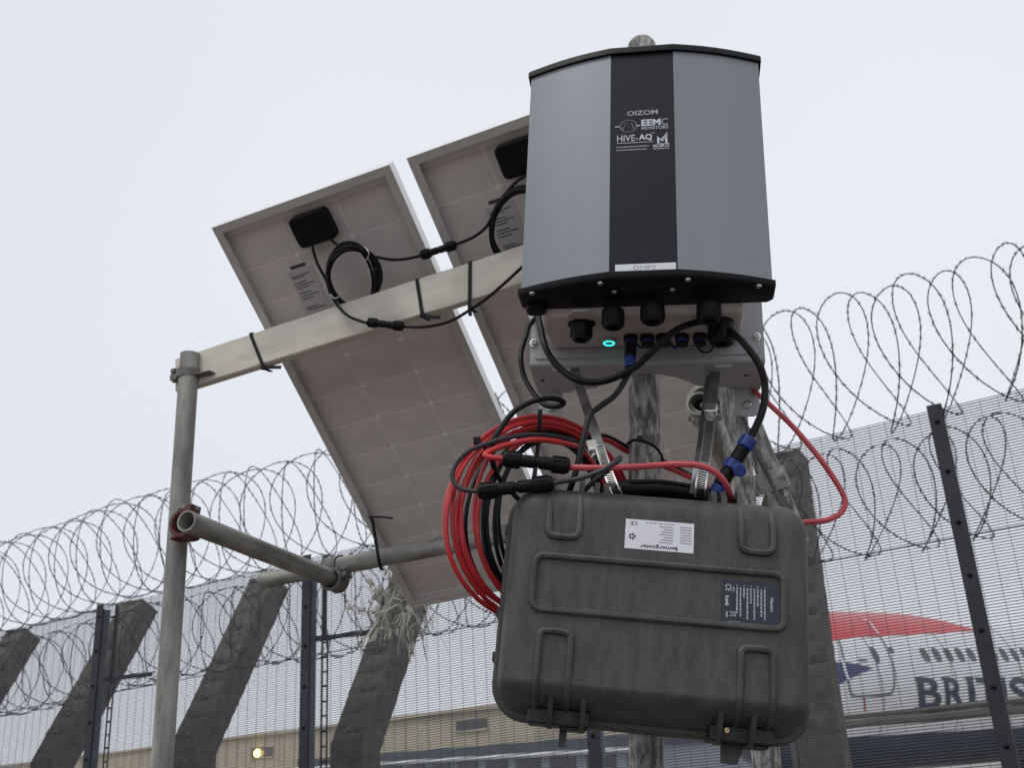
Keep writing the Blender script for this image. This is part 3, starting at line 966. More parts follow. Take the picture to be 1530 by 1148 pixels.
MB().tube(cablepts(pp([(602, 488, .165), (623, 489, .165), (647, 487, .165), (674, 479.5, .165), (701, 464, .16), (728, 445.5, .15), (752, 425, .15), (776, 403, .15), (800, 380, .13), (830, 360, .1)])), .0036, 8).build('wire', 'cable', r_)
plug(at(549, 481.5, pz(549, 481, .16)), at(603, 488, pz(603, 488, .165)), .0108, r_)
r_ = thing('panel_lead', 'black lead joining the two panels by a plug across the gap', 'cable', at(629, 381, 2.45))
MB().tube(cablepts(pp([(488, 351, -.01), (504, 365.6, .02), (524, 369, .04), (551.5, 381, .05), (582, 387.7, .05), (606, 387, .05), (629, 382, .05)])), .0036, 8).build('wire', 'cable', r_)
MB().tube(cablepts(pp([(680, 366, .05), (708, 354, .05), (728, 337, .05), (742, 310, .05), (755.5, 289, .04), (776, 268, .03), (800, 255, .02)])), .0036, 8).build('wire', 'cable', r_)
plug(at(629, 382, pz(629, 382, .05)), at(681, 365.6, pz(681, 366, .05)), .0108, r_)
def loops(name, label, m, r, cx, cy, rings_, zfn, n=36, phase=0., parent=None, tilt=0.):
    """one continuous cable wound in loops; rings_ = [(dx, dy, a, b)] per turn, in picture units at the given depth"""
    pts = []
    N = len(rings_) - 1
    for k in range(N * n + 1):
        th = 2 * math.pi * k / n + phase
        i = min(k // n, N - 1); f_ = k / n - i; f_ = f_ * f_ * (3 - 2 * f_)
        q = [rings_[i][j] * (1 - f_) + rings_[i + 1][j] * f_ for j in range(4)]
        ex, ey = q[2] * math.cos(th), q[3] * math.sin(th)
        x = cx + q[0] + ex * math.cos(tilt) - ey * math.sin(tilt); y = cy + q[1] + ex * math.sin(tilt) + ey * math.cos(tilt)
        pts.append(at(x, y, zfn(x, y, k / n)))
    o = MB().tube(pts, r, 7).build(name, m, parent)
    if parent is None: tag(o, label, 'cable')
    return o
loops('cable_loop', 'small tied coil of black lead on the back of the left panel', 'cable', .0036, 527, 413, [(0, 0, 38, 47), (2, -1, 41, 43), (-4, 1, 33, 50), (1, 0, 39, 47), (4, 3, 36, 42), (-2, -3, 35, 51), (3, 1, 40, 45)], lambda x, y, t: pz(x, y, .035 + .006 * t), tilt=-.25)
loops('cable_loop', 'tied coil of black lead on the right panel, half behind the monitor', 'cable', .0036, 775, 335, [(0, 0, 40, 56), (2, -1, 44, 52), (-3, 1, 38, 60), (1, 3, 42, 56), (3, 2, 36, 50), (-2, 4, 45, 58)], lambda x, y, t: pz(x, y, .035 + .006 * t), tilt=.25)
for lab, pts in (('white tie on the coil of the left panel, upper', pp([(545, 369, .06), (551, 378, .085), (546, 390, .05), (530, 400, .01)])),
                 ('white tie on the coil of the left panel, lower', pp([(494, 440, .07), (501, 446, .09), (512, 438, .05), (522, 428, .01)]))):
    tag(MB().tube(cablepts(pts, 5), .0012, 5).build('cable_tie', 'white'), lab, 'cable tie')

# ------------------------------------------------------------------ air-quality monitor
RM = Matrix(((0.98642, 0.13122, 0.09878), (-0.13721, 0.98893, 0.05645), (-0.09028, -0.06924, 0.99351)))
TM = Vector((0.186663, 1.228528, 2.207935))
fm = RM.to_4x4(); fm.translation = TM
fmi = fm.inverted()
mon = thing('air_quality_monitor', 'grey metal air monitor housing with dark centre strip, clamped high on the middle pole', 'monitor', fm)
H, S, WW, D, DB = .378, .0465, .1735, .0385, .076
def prof(e=0., notch=True):
    p = []
    for k in range(9):                       # left flank, gently curved
        t = k / 8
        x = -WW + (WW - S) * t; y = D * (1 - t) - .0045 * math.sin(math.pi * t)
        p.append((x, y))
    if notch: p += [(-S, .0022), (S, .0022)]
    for k in range(9):
        t = 1 - k / 8
        x = WW - (WW - S) * t; y = D * (1 - t) - .0045 * math.sin(math.pi * t)
        p.append((x, y))
    p += [(WW, DB - .006), (WW - .006, DB), (-WW + .006, DB), (-WW, DB - .006)]
    return inset(p, -e) if e else p
MB().prism(prof(), 0, H).build('housing', 'silver', mon, True)
st = MB().box((-S + .0006, .0008, .0), (S - .0006, .004, H)).build('centre_strip', 'strip', mon, True)
cp = prof(.0042, False)
def cap(z0, z1, name, rnd_top):
    q1, q2 = inset(cp, .002), inset(cp, .005)
    if rnd_top:
        rs = [[(x, y, z0) for x, y in cp], [(x, y, z1 - .005) for x, y in cp], [(x, y, z1 - .0015) for x, y in q1], [(x, y, z1) for x, y in q2]]
    else:
        rs = [[(x, y, z0) for x, y in q2], [(x, y, z0 + .0015) for x, y in q1], [(x, y, z0 + .005) for x, y in cp], [(x, y, z1) for x, y in cp]]
    return MB().rings(rs).build(name, 'black', mon, True)
cap(H + .0004, H + .014, 'top_cap', True)
bc = cap(-.013, -.0004, 'bottom_cap', False)
def mloc(px, py, ax=1, v=0.):
    """monitor-frame point seen at a pixel on the plane axis = v"""
    n = RM @ Vector([1 if i == ax else 0 for i in range(3)])
    o = fm @ Vector([v if i == ax else 0 for i in range(3)])
    return fmi @ onplane(px, py, o, n)
for px, py in ((795, 438), (897, 423), (1028, 417.5), (1134, 427), (918, 436), (1005, 432.5)):
    p = mloc(px, py, 2, -.013)
    b = MB(Matrix.Translation((p.x, p.y, -.013)) @ Matrix.Rotation(R(180), 4, 'X'))
    b.lathe([(.0038, 0), (.0038, .0012), (.0030, .0022), (.0016, .0022), (.0014, .0008)], 12)
    b.build('screw', 'steel', bc, True)
pb = MB()
for k, (y, xa, xb) in enumerate(((424.5, 946, 978), (428, 930, 1000), (431, 928, 996), (434, 930, 990), (437.5, 938, 998))):
    a, c = mloc(xa, y, 2, -.0133), mloc(xb, y - 1, 2, -.0133)
    smallprint(pb, a.x, c.x, a.y - .0007, a.y + .0008, lambda x, y_: Vector((x, y_, -.0133)), k)
pb.build('small_print', mat('faint_print', (.055, .055, .06), .6), bc, True, False)
MB().prism(rr(.028, .022, .008), -.024, -.012, .003, Matrix.Translation((mloc(797, 466, 2, -.02).x + .004, .066, 0))).build('latch', 'black', bc, True)
# print on the strip
def mprint(txt, x0, x1, y0, y1, m='print', bold=0., name='lettering'):
    a, c = mloc(x0, y1), mloc(x1, y0)
    bl = mloc(x0, y1); br = mloc(x1, y1 - (x1 - x0) * .075); tl = mloc(x0, y0); tr = mloc(x1, y0 - (x1 - x0) * .075)
    w = (br - bl).length; hgt = (tl - bl).length
    vs_, fs = glyphs(txt, bold)
    return MB().add([(bl.x + w * u, .0004, (bl.z + br.z) / 2 + hgt * v) for u, v in vs_], fs).build(name, m, st, True, False)
mprint('OIZOM', 937, 983, 166, 173, 'greyprint', .02)
mprint('EEM', 958.4, 987, 178.5, 188, 'print', .035)
mprint('C', 988, 998, 176.5, 186, 'greyprint', 0)
mprint('MONITORS', 958.6, 998.5, 189, 194, 'greyprint', .02)
mprint('HIVE-', 922, 953, 202.5, 212, 'print', .0)
mprint('AQ', 954.5, 974.5, 200.5, 210.5, 'print', .03)
mprint('mCERTS', 976, 1000, 214.5, 220, 'print', .02)
pb = MB()
fn = lambda x, z: Vector((x, .0004, z))
for k, (xa, xb, y, m2_) in enumerate(((922, 976, 214, 1), (920.5, 969.5, 220, 1), (920.5, 967, 224.5, 1), (976, 1000, 222, 1), (973, 978, 198, 1))):
    a, c = mloc(xa, y), mloc(xb, y)
    smallprint(pb, a.x, c.x, a.z - .0007, a.z + .0007, fn, k + 3, .006)
pb.build('small_print', 'greyprint', st, True, False)
lg = MB()
c0 = mloc(939, 188)
circ = [Vector((c0.x + .0122 * math.cos(a), .0006, c0.z + .0108 * math.sin(a))) for a in [2 * math.pi * k / 36 for k in range(37)]]
lg.tube(circ, .00042, 5)
zig = [(-.0165, -.001), (-.0115, -.001), (-.0085, -.006), (-.0035, .0065), (.0, -.0025), (.0042, .0065), (.0082, -.0055), (.0105, 0), (.0125, .0005)]
lg.tube([Vector((c0.x + a, .0006, c0.z + b_)) for a, b_ in zig], .00045, 5)
for sx in (-1, .86): lg.add([fn(c0.x + sx * .0165 - .003, c0.z - .0012), fn(c0.x + sx * .0165 + .003, c0.z - .0012), fn(c0.x + sx * .0165 + .003, c0.z + .0012), fn(c0.x + sx * .0165 - .003, c0.z + .0012)], [(0, 1, 2, 3)])
lg.build('wave_emblem', 'greyprint', st, True)
a, c = mloc(982, 213.5), mloc(997, 197)
w, hh = c.x - a.x, c.z - a.z
mk = MB()
def poly(pts): mk.add([fn(a.x + w * u, a.z + hh * v) for u, v in pts], [tuple(range(len(pts)))])
poly([(0, 0), (.2, 0), (.2, .5), (0, .72)]); poly([(0, .72), (.2, .5), (.38, .38), (.38, .2)]); poly([(.38, .38), (.38, .2), (1, .86), (1, 1.02)])
poly([(.40, .12), (.52, .14), (1, .62), (1, .78)]); poly([(.8, 0), (1, 0), (1, .55), (.8, .36)])
mk.build('check_emblem', 'print', st, True, False)
a, c = mloc(919, 408.5), mloc(1010, 396)
nl = MB().box((a.x, .0001, .0015), (c.x, .0009, .0125)).build('name_label', 'white', mon, True, False)
vs_, fs = glyphs('DMP2', 0)
MB().add([(-.013 + .030 * u, -.0002, .0032 + .0068 * v) for u, v in vs_], fs).build('lettering', 'greyprint', nl, True, False)

# enclosure behind the housing, its underside full of glands
ZE = -.0255
EN = MB()
pr = rr(.288, .112, .014, 4)
en_c = Matrix.Translation((-.006, .131, 0))
q1, q2, q3 = inset(pr, .003), inset(pr, .008), pr
EN.rings([[(x, y, ZE) for x, y in q2], [(x, y, ZE + .0025) for x, y in q1], [(x, y, ZE + .008) for x, y in pr], [(x, y, .30) for x, y in pr], [(x, y, .305) for x, y in q1]], en_c)
enc = EN.build('enclosure', 'box', mon, True)
def under(px, py): return mloc(px, py, 2, ZE)
def gland(px, py, r, h, name='cable_gland', hexr=0.):
    p = under(px, py)
    fmg = Matrix.Translation((p.x, p.y, ZE)) @ Matrix.Rotation(R(180), 4, 'X')
    b = MB(fmg)
    if hexr: b.cyl(hexr, -.001, .006, 6, None, .001)
    b.lathe([(r * 1.02, 0), (r * 1.05, h * .3), (r, h * .45), (r * .97, h * .8), (r * .8, h), (r * .5, h), (r * .45, h * .8)], 20)
    g_ = b.build(name, 'black', enc, True)
    ri = MB(fmg)
    for k in range(12): ri.box((r * .96, -.0011, h * .42), (r * 1.05, .0011, h * .85), Matrix.Rotation(k * math.pi / 6, 4, 'Z'))
    ri.build('grip', 'black', g_, True)
    return g_
gland(869, 482, .0155, .028, hexr=.02)
gland(916, 465, .0155, .026)
gland(975, 459, .0165, .024)
gland(1059, 457, .0165, .024)
gland(1077, 482, .0185, .034)
# unused blanking nut left of centre
p = under(868, 471)
MB(Matrix.Translation((p.x, p.y, ZE)) @ Matrix.Rotation(R(180), 4, 'X')).cyl(.021, 0, .003, 6, None, .0008).build('blanking_nut', 'box', enc, True)
# small ports with blue collars
for px in (942, 967, 991, 1019, 1046):
    p = under(px, 503 - (px - 942) * .02)
    fmg = Matrix.Translation((p.x, p.y, ZE)) @ Matrix.Rotation(R(180), 4, 'X')
    po = MB(fmg).lathe([(.0105, 0), (.0105, .008), (.0085, .010), (.0085, .016), (.006, .016)], 16).build('port', 'black', enc, True)
    MB(fmg).lathe([(.0088, .007), (.0098, .0075), (.0098, .0115), (.0088, .012)], 16).build('blue_collar', 'blue', po, True)
p = under(910, 508)
fmg = Matrix.Translation((p.x, p.y, ZE)) @ Matrix.Rotation(R(180), 4, 'X')
bt_ = MB(fmg).lathe([(.011, 0), (.011, .004), (.0095, .0055), (.004, .0055)], 20).build('push_button', 'bracket', enc, True)
MB(fmg).lathe([(.0060, .0058), (.0068, .0068), (.0082, .0068), (.0088, .0058), (.0060, .0058)], 28, None, (False, False)).build('lit_ring', 'led', bt_, True)
# steel bracket: face plate, flange below with a toothed notch for the pole, hanging ears
YB = .188
BX0, BX1, BZ = -.180, .172, -.052
br = MB()
br.prism([(BX0, BZ + .006), (BX1, BZ + .006), (BX1, .06), (BX1 - .012, .072), (BX0 + .012, .072), (BX0, .06)], YB, YB + .003, 0, Matrix(((1, 0, 0, 0), (0, 0, 1, 0), (0, 1, 0, 0), (0, 0, 0, 1))))
bplate = br.build('bracket_plate', 'bracket', mon, True, False)
sp = MB().prism(rr(BX1 - BX0 - .012, .050, .006, 3), 0, .0022, .0006, Matrix.Translation(((BX0 + BX1) / 2, YB - .0002, BZ + .037)) @ Matrix.Rotation(R(90), 4, 'X'))
sp.build('bracket_face', 'bracket', bplate, True)
# fold
fo = MB()
rs = []
for x in (BX0, BX1):
    ring = []
    for k in range(7):
        a_ = R(90 * k / 6)
        ring.append((x, YB + .006 - .006 * math.cos(a_), BZ + .006 - .006 * math.sin(a_)))
    for k in range(7):
        a_ = R(90 - 90 * k / 6)
        ring.append((x, YB + .006 - .003 * math.cos(a_), BZ + .006 - .003 * math.sin(a_)))
    rs.append(ring)
fo.rings(rs); fo.build('bracket_fold', 'bracket', bplate, True)
YF = .292
PCX, PCY = -.0085, .262
notch = []
x = -.062
edge = [(BX0, YB + .006), (BX1, YB + .006), (BX1, YF), (.125, YF), (.115, YF - .012), (.085, YF - .014)]
n = 17
for k in range(n + 1):                       # toothed arch round the pole
    t = k / n
    x = .075 - .160 * t
    y = YF - .018 - .052 * math.sin(math.pi * t) ** .8 + (.0022 if k % 2 else 0)
    edge.append((x, y))
edge += [(-.10, YF - .014), (-.118, YF - .012), (-.128, YF), (BX0, YF)]
fl = MB().prism(edge, BZ, BZ + .003)
flg = fl.build('bracket_flange', 'bracket', bplate, True, False)
for x0 in (BX0 + .002, BX1 - .040):
    ear = MB().prism(rr(.038, .062, .012, 4), 0, .003, 0, Matrix.Translation((x0 + .019, YF + .003, BZ - .014)) @ Matrix.Rotation(R(90), 4, 'X')).build('bracket_ear', 'bracket', bplate, True, False)
    MB(Matrix.Translation((x0 + .019, YF - .001, BZ - .026)) @ Matrix.Rotation(R(90), 4, 'X')).lathe([(.0065, 0), (.0065, .002), (.004, .003), (.0035, .001)], 14).build('bolt', 'steel', ear, True)
for px, py in ((798, 513), (1130, 503)):
    p = mloc(px, py, 1, YB - .002)
    sc_ = MB(Matrix.Translation((p.x, YB - .002, p.z)) @ Matrix.Rotation(R(90), 4, 'X')).lathe([(.0072, 0), (.0072, .0012), (.0048, .0014), (.0048, .004), (.0036, .005), (.002, .005), (.0018, .003)], 14).build('bolt', 'steel', bplate, True)
for px, py in ((811, 569), (1115, 561)):
    p = mloc(px, py, 2, BZ)
    MB(Matrix.Translation((p.x, p.y, BZ - .0004))).cyl(.0036, 0, .002, 12).build('bolt_hole', 'hole', flg, True)
for px, py, w in ((838, 548, .030), (1082, 540, .026)):
    p = mloc(px, py, 2, BZ)
    MB(Matrix.Translation((p.x, YB + .012, BZ - .0005))).prism(rr(w, .008, .003, 3), 0, .001).build('slot_light_patch', 'white', flg, True)  # white plates painting the light that shines through the flange slots
# bound cable tail at the left bracket end
p = fm @ Vector((BX0 + .012, YB - .016, .016))
tg = MB().tube(spline([fm @ Vector(q) for q in ((BX0 + .004, YB - .012, .034), (BX0 + .012, YB - .02, .018), (BX0 + .024, YB - .018, .006), (BX0 + .028, YB - .014, -.014))], 5), .009, 8, [.006, .008, .010, .009, .010, .011, .009, .010, .011, .010, .009, .008, .008, .006, .004, .003])
tag(tg.build('tape_wrap', 'box'), 'lump of grey tape binding a cable at the left end of the bracket', 'tape')

# ------------------------------------------------------------------ poles near the monitor
axm = RM @ Vector((0, 0, 1))
pm = fm @ Vector((PCX, PCY, 0))
ptop = fm @ Vector((PCX, PCY, .585))
# top of the pole where it shows above the monitor
for k in range(60):
    q = fm @ Vector((PCX, PCY, .35 + .005 * k))
    c = MC.transposed() @ (q - CAM)
    if CY - F * c.y / -c.z < 73:
        ptop = q; break
pbase = pm - axm * (pm.z / axm.z)
scaffold_tube('middle weathered scaffold pole carrying the monitor and the case', pbase, ptop, 'weather', True)
rt, rbm = at(1095, 600, 1.86), at(1146, 1148, 1.70)
rd = (rbm - rt).normalized()
scaffold_tube('weathered scaffold pole just right of the middle pole', rt + rd * ((0 - rt.z) / rd.z), rt - rd * .05, 'weather')
tt = at(1044, 603, 1.93)
tdir = pu.copy()
t_end = tt + tdir * 1.1
scaffold_tube('short open-ended scaffold tube beside the right strap', tt, t_end)
coupler('pale coupler clamping the open-ended tube to the right pole', at(1071, 604, 1.945), tdir, -rd, at(1097, 606, 1.90) - at(1044, 603, 1.97), 'lightclamp', 'lightclamp')
scaffold_tube('slanting scaffold brace behind the top right corner of the case', at(1122, 640, 1.98), at(1192, 815, 1.95), 'weather')
kn = at(1155, 716, 1.94)
kr = thing('tube_coupler', 'pale bolted coupler on the slanting brace above the right end of the case', 'coupler', kn, 'scaffold couplers')
kd = (at(1192, 815, 1.95) - at(1122, 640, 1.98)).normalized()
MB(frame(at(1154, 718, 1.966), kd)).pipe(RT + .006, RT + .0008, -.02, .02, 22).build('band', 'galv', kr)
MB(frame(at(1152, 716, 1.95), at(1162, 712, 1.95) - at(1152, 716, 1.95))).cyl(.014, 0, .026, 16, None, .002).build('boss', 'galv', kr)
MB(frame(at(1160, 740, 1.95), at(1176, 738, 1.95) - at(1160, 740, 1.95))).cyl(.0065, 0, .024, 10).build('bolt', 'lightclamp', kr)
MB(frame(at(1166, 740, 1.95), at(1176, 738, 1.95) - at(1160, 740, 1.95))).cyl(.0115, 0, .010, 6, None, .001).build('nut', 'lightclamp', kr)

# ------------------------------------------------------------------ battery case
RC = Matrix(((0.98853, 0.0288, 0.14824), (-0.03597, 0.9983, 0.04593), (-0.14666, -0.05073, 0.98789)))
TCs = Vector((0.160794, 1.227408, 1.777324))
fc = RC.to_4x4(); fc.translation = TCs
fci = fc.inverted()
case = thing('battery_case', 'grey-green ribbed battery case hanging by its handle below the monitor', 'case', fc)
def cloc(px, py, v=0.):
    n = RC @ Vector((0, 1, 0))
    return fci @ onplane(px, py, fc @ Vector((0, v, 0)), n)
CW, CZ0, CZ1 = .372, -.150, .127
cz = (CZ0 + CZ1) / 2
sag = lambda y, z: y + 58 * max(0, -z - .1168) ** 2 * max(0, 1 - y / .066) if y < .066 else y   # the lid's lower edge rolls under
XZ = lambda pr, y: [(x, sag(y, z + cz), z + cz) for x, z in pr]
op = rr(CW, CZ1 - CZ0, .036, 6)
rs = [XZ(inset(op, .0345), -.0006), XZ(inset(op, .0332), -.0006), XZ(inset(op, .029), -.0004), XZ(inset(op, .024), .0), XZ(inset(op, .019), .0014), XZ(inset(op, .0145), .0035), XZ(inset(op, .011), .006), XZ(inset(op, .0075), .009), XZ(inset(op, .003), .018), XZ(inset(op, .001), .030), XZ(op, .066)]
lid = MB().rings([list(reversed(r_)) for r_ in rs]).build('lid', 'olive', case, True)
op2 = rr(CW + .016, CZ1 - CZ0 + .016, .042, 6)
MB().rings([list(reversed(r_)) for r_ in (XZ(inset(op2, .003), .0664), XZ(op2, .069), XZ(op2, .079), XZ(inset(op2, .004), .0815), XZ(inset(op2, .004), .0835), XZ(op2, .086), XZ(op2, .096), XZ(inset(op2, .003), .0985))]).build('rim', 'olive', case, True)
rs = [XZ(op, .0988), XZ(op, .130), XZ(inset(op, .004), .150), XZ(inset(op, .012), .162), XZ(inset(op, .026), .167)]
MB().rings([list(reversed(r_)) for r_ in rs]).build('base_shell', 'olive', case, True)
rT = .0046
def rib(pts, name='rib', r=rT):
    return MB().tube([Vector((p.x, sag(p.y, p.z), p.z)) for p in spline([Vector(p) for p in pts], 6)], r, 8).build(name, 'olive', lid, True)
# raised frame in the middle
fr = [Vector((x, -.0022, z)) for x, z in rr(.300, .066, .011, 4)]
MB().tube(fr + [fr[0]], .0044, 8).build('raised_frame', 'olive', lid, True)
for sx in (-1, 1):
    xa, xb = sx * .1374, sx * .0996
    z = .0585
    rib([(xa, .045, CZ1 - .001), (xa, .020, CZ1 - .006), (xa, .008, CZ1 - .014), (xa, .001, CZ1 - .030), (xa, -.0022, z + .012), (xa - sx * .002, -.0022, z + .003), (xa - sx * .010, -.0022, z), (xb + sx * .010, -.0022, z), (xb + sx * .002, -.0022, z + .003), (xb, -.0022, z + .012), (xb, .001, CZ1 - .030), (xb, .008, CZ1 - .014), (xb, .020, CZ1 - .006), (xb, .045, CZ1 - .001)])
    z = -.0575
    rib([(xa, .050, CZ0 + .001), (xa, .022, CZ0 + .006), (xa, .009, CZ0 + .013), (xa, .001, CZ0 + .030), (xa, -.0022, z - .012), (xa - sx * .002, -.0022, z - .003), (xa - sx * .010, -.0022, z), (xb + sx * .010, -.0022, z), (xb + sx * .002, -.0022, z - .003), (xb, -.0022, z - .012), (xb, .001, CZ0 + .030), (xb, .009, CZ0 + .013), (xb, .022, CZ0 + .006), (xb, .050, CZ0 + .001)])
    # fins standing above the top edge and ribs running down to the hinges
    for x in (xa, xb, sx * .068, sx * .080):
        hgt = .017 if abs(x) > .09 else .014
        fin = [(.010, CZ1 - .012), (.016, CZ1 + hgt * .5), (.026, CZ1 + hgt * .95), (.040, CZ1 + hgt), (.062, CZ1 + hgt * .6), (.066, CZ1 - .012)]
        MB().prism([(y, z_) for y, z_ in reversed(fin)], -.0034, .0034, .0008, Matrix(((0, 0, 1, x), (1, 0, 0, 0), (0, 1, 0, 0), (0, 0, 0, 1)))).build('fin', 'olive', lid, True)
    for x in (sx * .1185, sx * .0800):
        fin = [(.020, CZ0 + .036), (.060, CZ0 + .022), (.066, CZ0 - .014), (.044, CZ0 - .015), (.024, CZ0 - .004), (.012, CZ0 + .022)]
        MB().prism(fin, -.003, .003, .0006, Matrix(((0, 0, 1, x), (1, 0, 0, 0), (0, 1, 0, 0), (0, 0, 0, 1)))).build('hinge_fin', 'olive', lid, True)
    hb_ = MB().prism(rr(.076, .052, .004, 3), CZ0 - .011, CZ0 + .008, .002, Matrix.Translation((sx * .108, .066, 0))).build('hinge', 'hinge', case, True)
    MB().prism(rr(.030, .04, .004, 3), CZ0 - .0145, CZ0 - .0112, .001, Matrix.Translation((sx * .108 + .018, .066, 0))).build('hinge_pin_cover', 'hinge', hb_, True)
p = cloc(1086, 1092, .038)
MB(Matrix.Translation((p.x, .0395, p.z)) @ Matrix.Rotation(R(90), 4, 'X')).lathe([(.0042, 0), (.0042, .0015), (.003, .0025), (.0014, .0025), (.0012, .001)], 12).build('screw', 'brass', case, True)
# hanging latch tongues below
for px, py, w, l, tp in ((842, 1092, .010, .026, .7), (1098, 1120, .034, .024, .12)):
    p = cloc(px, py, .075)
    MB().prism([(-w / 2, .012), (w / 2, .012), (w / 2 * tp, -l), (-w / 2, -l)][::-1], -.003, .003, 0, Matrix(((1, 0, 0, p.x), (0, 0, 1, .075), (0, 1, 0, p.z + .006), (0, 0, 0, 1)))).build('latch_tongue', 'olive', case, True)
# side lugs on the left rim
for z in (.075, .02, -.035, -.09):
    MB().box((-CW / 2 - .011, .069, z), (-CW / 2 - .006, .095, z + .012), None, .001).build('rim_lug', 'olive', case, True)
# handle
hx0, hx1 = cloc(922, 728, .08).x, cloc(1058, 740, .08).x
hz = CZ1 + .026
hp = spline([Vector(q) for q in ((hx0 - .010, .082, CZ1 - .004), (hx0 - .008, .082, CZ1 + .012), (hx0 + .004, .082, hz - .003), (hx0 + .022, .082, hz), ((hx0 + hx1) / 2, .082, hz + .003), (hx1 - .022, .082, hz), (hx1 - .004, .082, hz - .003), (hx1 + .008, .082, CZ1 + .012), (hx1 + .010, .082, CZ1 - .004))], 5)
hd = MB().tube(hp, .0125, 12).build('handle', 'black', case, True)
for dz in (-.005, .005):
    MB().tube([Vector((q.x, .0695, q.z + dz)) for q in hp[14:-14]], .0012, 6).build('grip_line', 'black', hd, True)
# scratches of wear and labels
def clab(c, name, m):
    q = [cloc(*p) for p in c]                # tl tr br bl
    cx_ = sum(p.x for p in q) / 4; cz_ = sum(p.z for p in q) / 4
    w = ((q[1] - q[0]).length + (q[2] - q[3]).length) / 2; h_ = ((q[3] - q[0]).length + (q[2] - q[1]).length) / 2
    o = MB().box((cx_ - w / 2, -.0011, cz_ - h_ / 2), (cx_ + w / 2, -.0006, cz_ + h_ / 2)).build(name, m, case, True, False)
    return o, cx_, cz_, w, h_
lo1, lx, lz, lw, lh = clab([(936, 775), (1037, 784.5), (1036, 828), (932, 819.5)], 'white_label', 'white')
fn1 = lambda u, v: Vector((lx - lw / 2 + lw * u, -.0014, lz - lh / 2 + lh * v))
def ltext(txt, u0, u1, v0, v1, fn, par, m, bold=0., rot=180):
    vs_, fs = glyphs(txt, bold)
    if rot == 180: pts = [fn(u1 - (u1 - u0) * a, v1 - (v1 - v0) * b_) for a, b_ in vs_]
    elif rot == -90: pts = [fn(u0 + (u1 - u0) * b_, v1 - (v1 - v0) * a) for a, b_ in vs_]
    return MB().add(pts, fs).build('lettering', m, par, True, False)
ltext('emergostar', .22, .73, .06, .20, fn1, lo1, 'ink', .015)
ltext('CE', .07, .17, .80, .93, fn1, lo1, 'ink', 0)
pb = MB()
for k in range(7): smallprint(pb, .80, .965, .30 + k * .088, .325 + k * .088, fn1, k)
for k in range(7): smallprint(pb, .50 + .03 * (k % 3), .70, .27 + k * .088, .295 + k * .088, fn1, k + 9)
smallprint(pb, .30, .72, .905, .925, fn1, 31)
pb.build('small_print', mat('grey_ink', (.22, .22, .24), .6), lo1, True, False)
em = MB()
for k in range(5):
    a_ = 2 * math.pi * k / 5
    c = fn1(.105 + .035 * math.cos(a_), .42 + .075 * math.sin(a_))
    em.box((-.0014, -.0002, -.0010), (.0014, .0002, .0010), Matrix.Translation(c) @ Matrix.Rotation(a_, 4, 'Y'))
for k, (u, v) in enumerate(((.755, .16), (.765, .10), (.745, .10), (.755, .06), (.735, .14))):
    c = fn1(u, v); em.box((-.0007, -.0002, -.0007), (.0007, .0002, .0007), Matrix.Translation(c))
em.build('marks', 'ink', lo1, True, False)
lo2, lx2, lz2, lw2, lh2 = clab([(1079, 867), (1163, 873), (1164.5, 938.5), (1075.5, 931)], 'warning_label', 'navy')
fn2 = lambda u, v: Vector((lx2 - lw2 / 2 + lw2 * u, -.0014, lz2 - lh2 / 2 + lh2 * v))
ltext('Warning', .835, .90, .34, .67, fn2, lo2, 'print', .02, -90)
ltext('CE', .075, .175, .74, .90, fn2, lo2, 'print', .0, -90)
ltext('RoHS', .07, .13, .40, .63, fn2, lo2, 'print', .03, -90)
pb = MB()
fr2 = lambda y, x: fn2(x, y)
for k, (u, v0) in enumerate(((.74, .15), (.68, .22), (.62, .45), (.56, .12), (.50, .50), (.44, .13), (.38, .62), (.32, .18), (.26, .24), (.20, .74))):
    rnd = random.Random(k)
    v = .84
    while v > v0:
        l = min(rnd.uniform(.03, .10), v - v0 + .01)
        pb.add([fn2(u, v - l), fn2(u + .028, v - l), fn2(u + .028, v), fn2(u, v)], [(0, 1, 2, 3)])
        v -= l + .016
    if k % 2 == 0: pb.add([fn2(u, .875), fn2(u + .028, .875), fn2(u + .028, .895), fn2(u, .895)], [(0, 1, 2, 3)])
pb.add([fn2(.085, .13), fn2(.115, .13), fn2(.115, .26), fn2(.085, .26)], [(0, 1, 2, 3)])
pb.add([fn2(.12, .035), fn2(.34, .05), fn2(.34, .057), fn2(.12, .042)], [(0, 1, 2, 3)])
pb.build('small_print', 'greyprint', lo2, True, False)
bi = MB()
for (a, c) in (((.14, .16), (.26, .28)), ((.14, .28), (.26, .16)), ((.15, .17), (.25, .18)), ((.25, .18), (.25, .26)), ((.15, .26), (.25, .26))):
    bi.tube([fn2(*a), fn2(*c)], .0003, 4)
bi.build('crossed_bin', 'print', lo2, True)

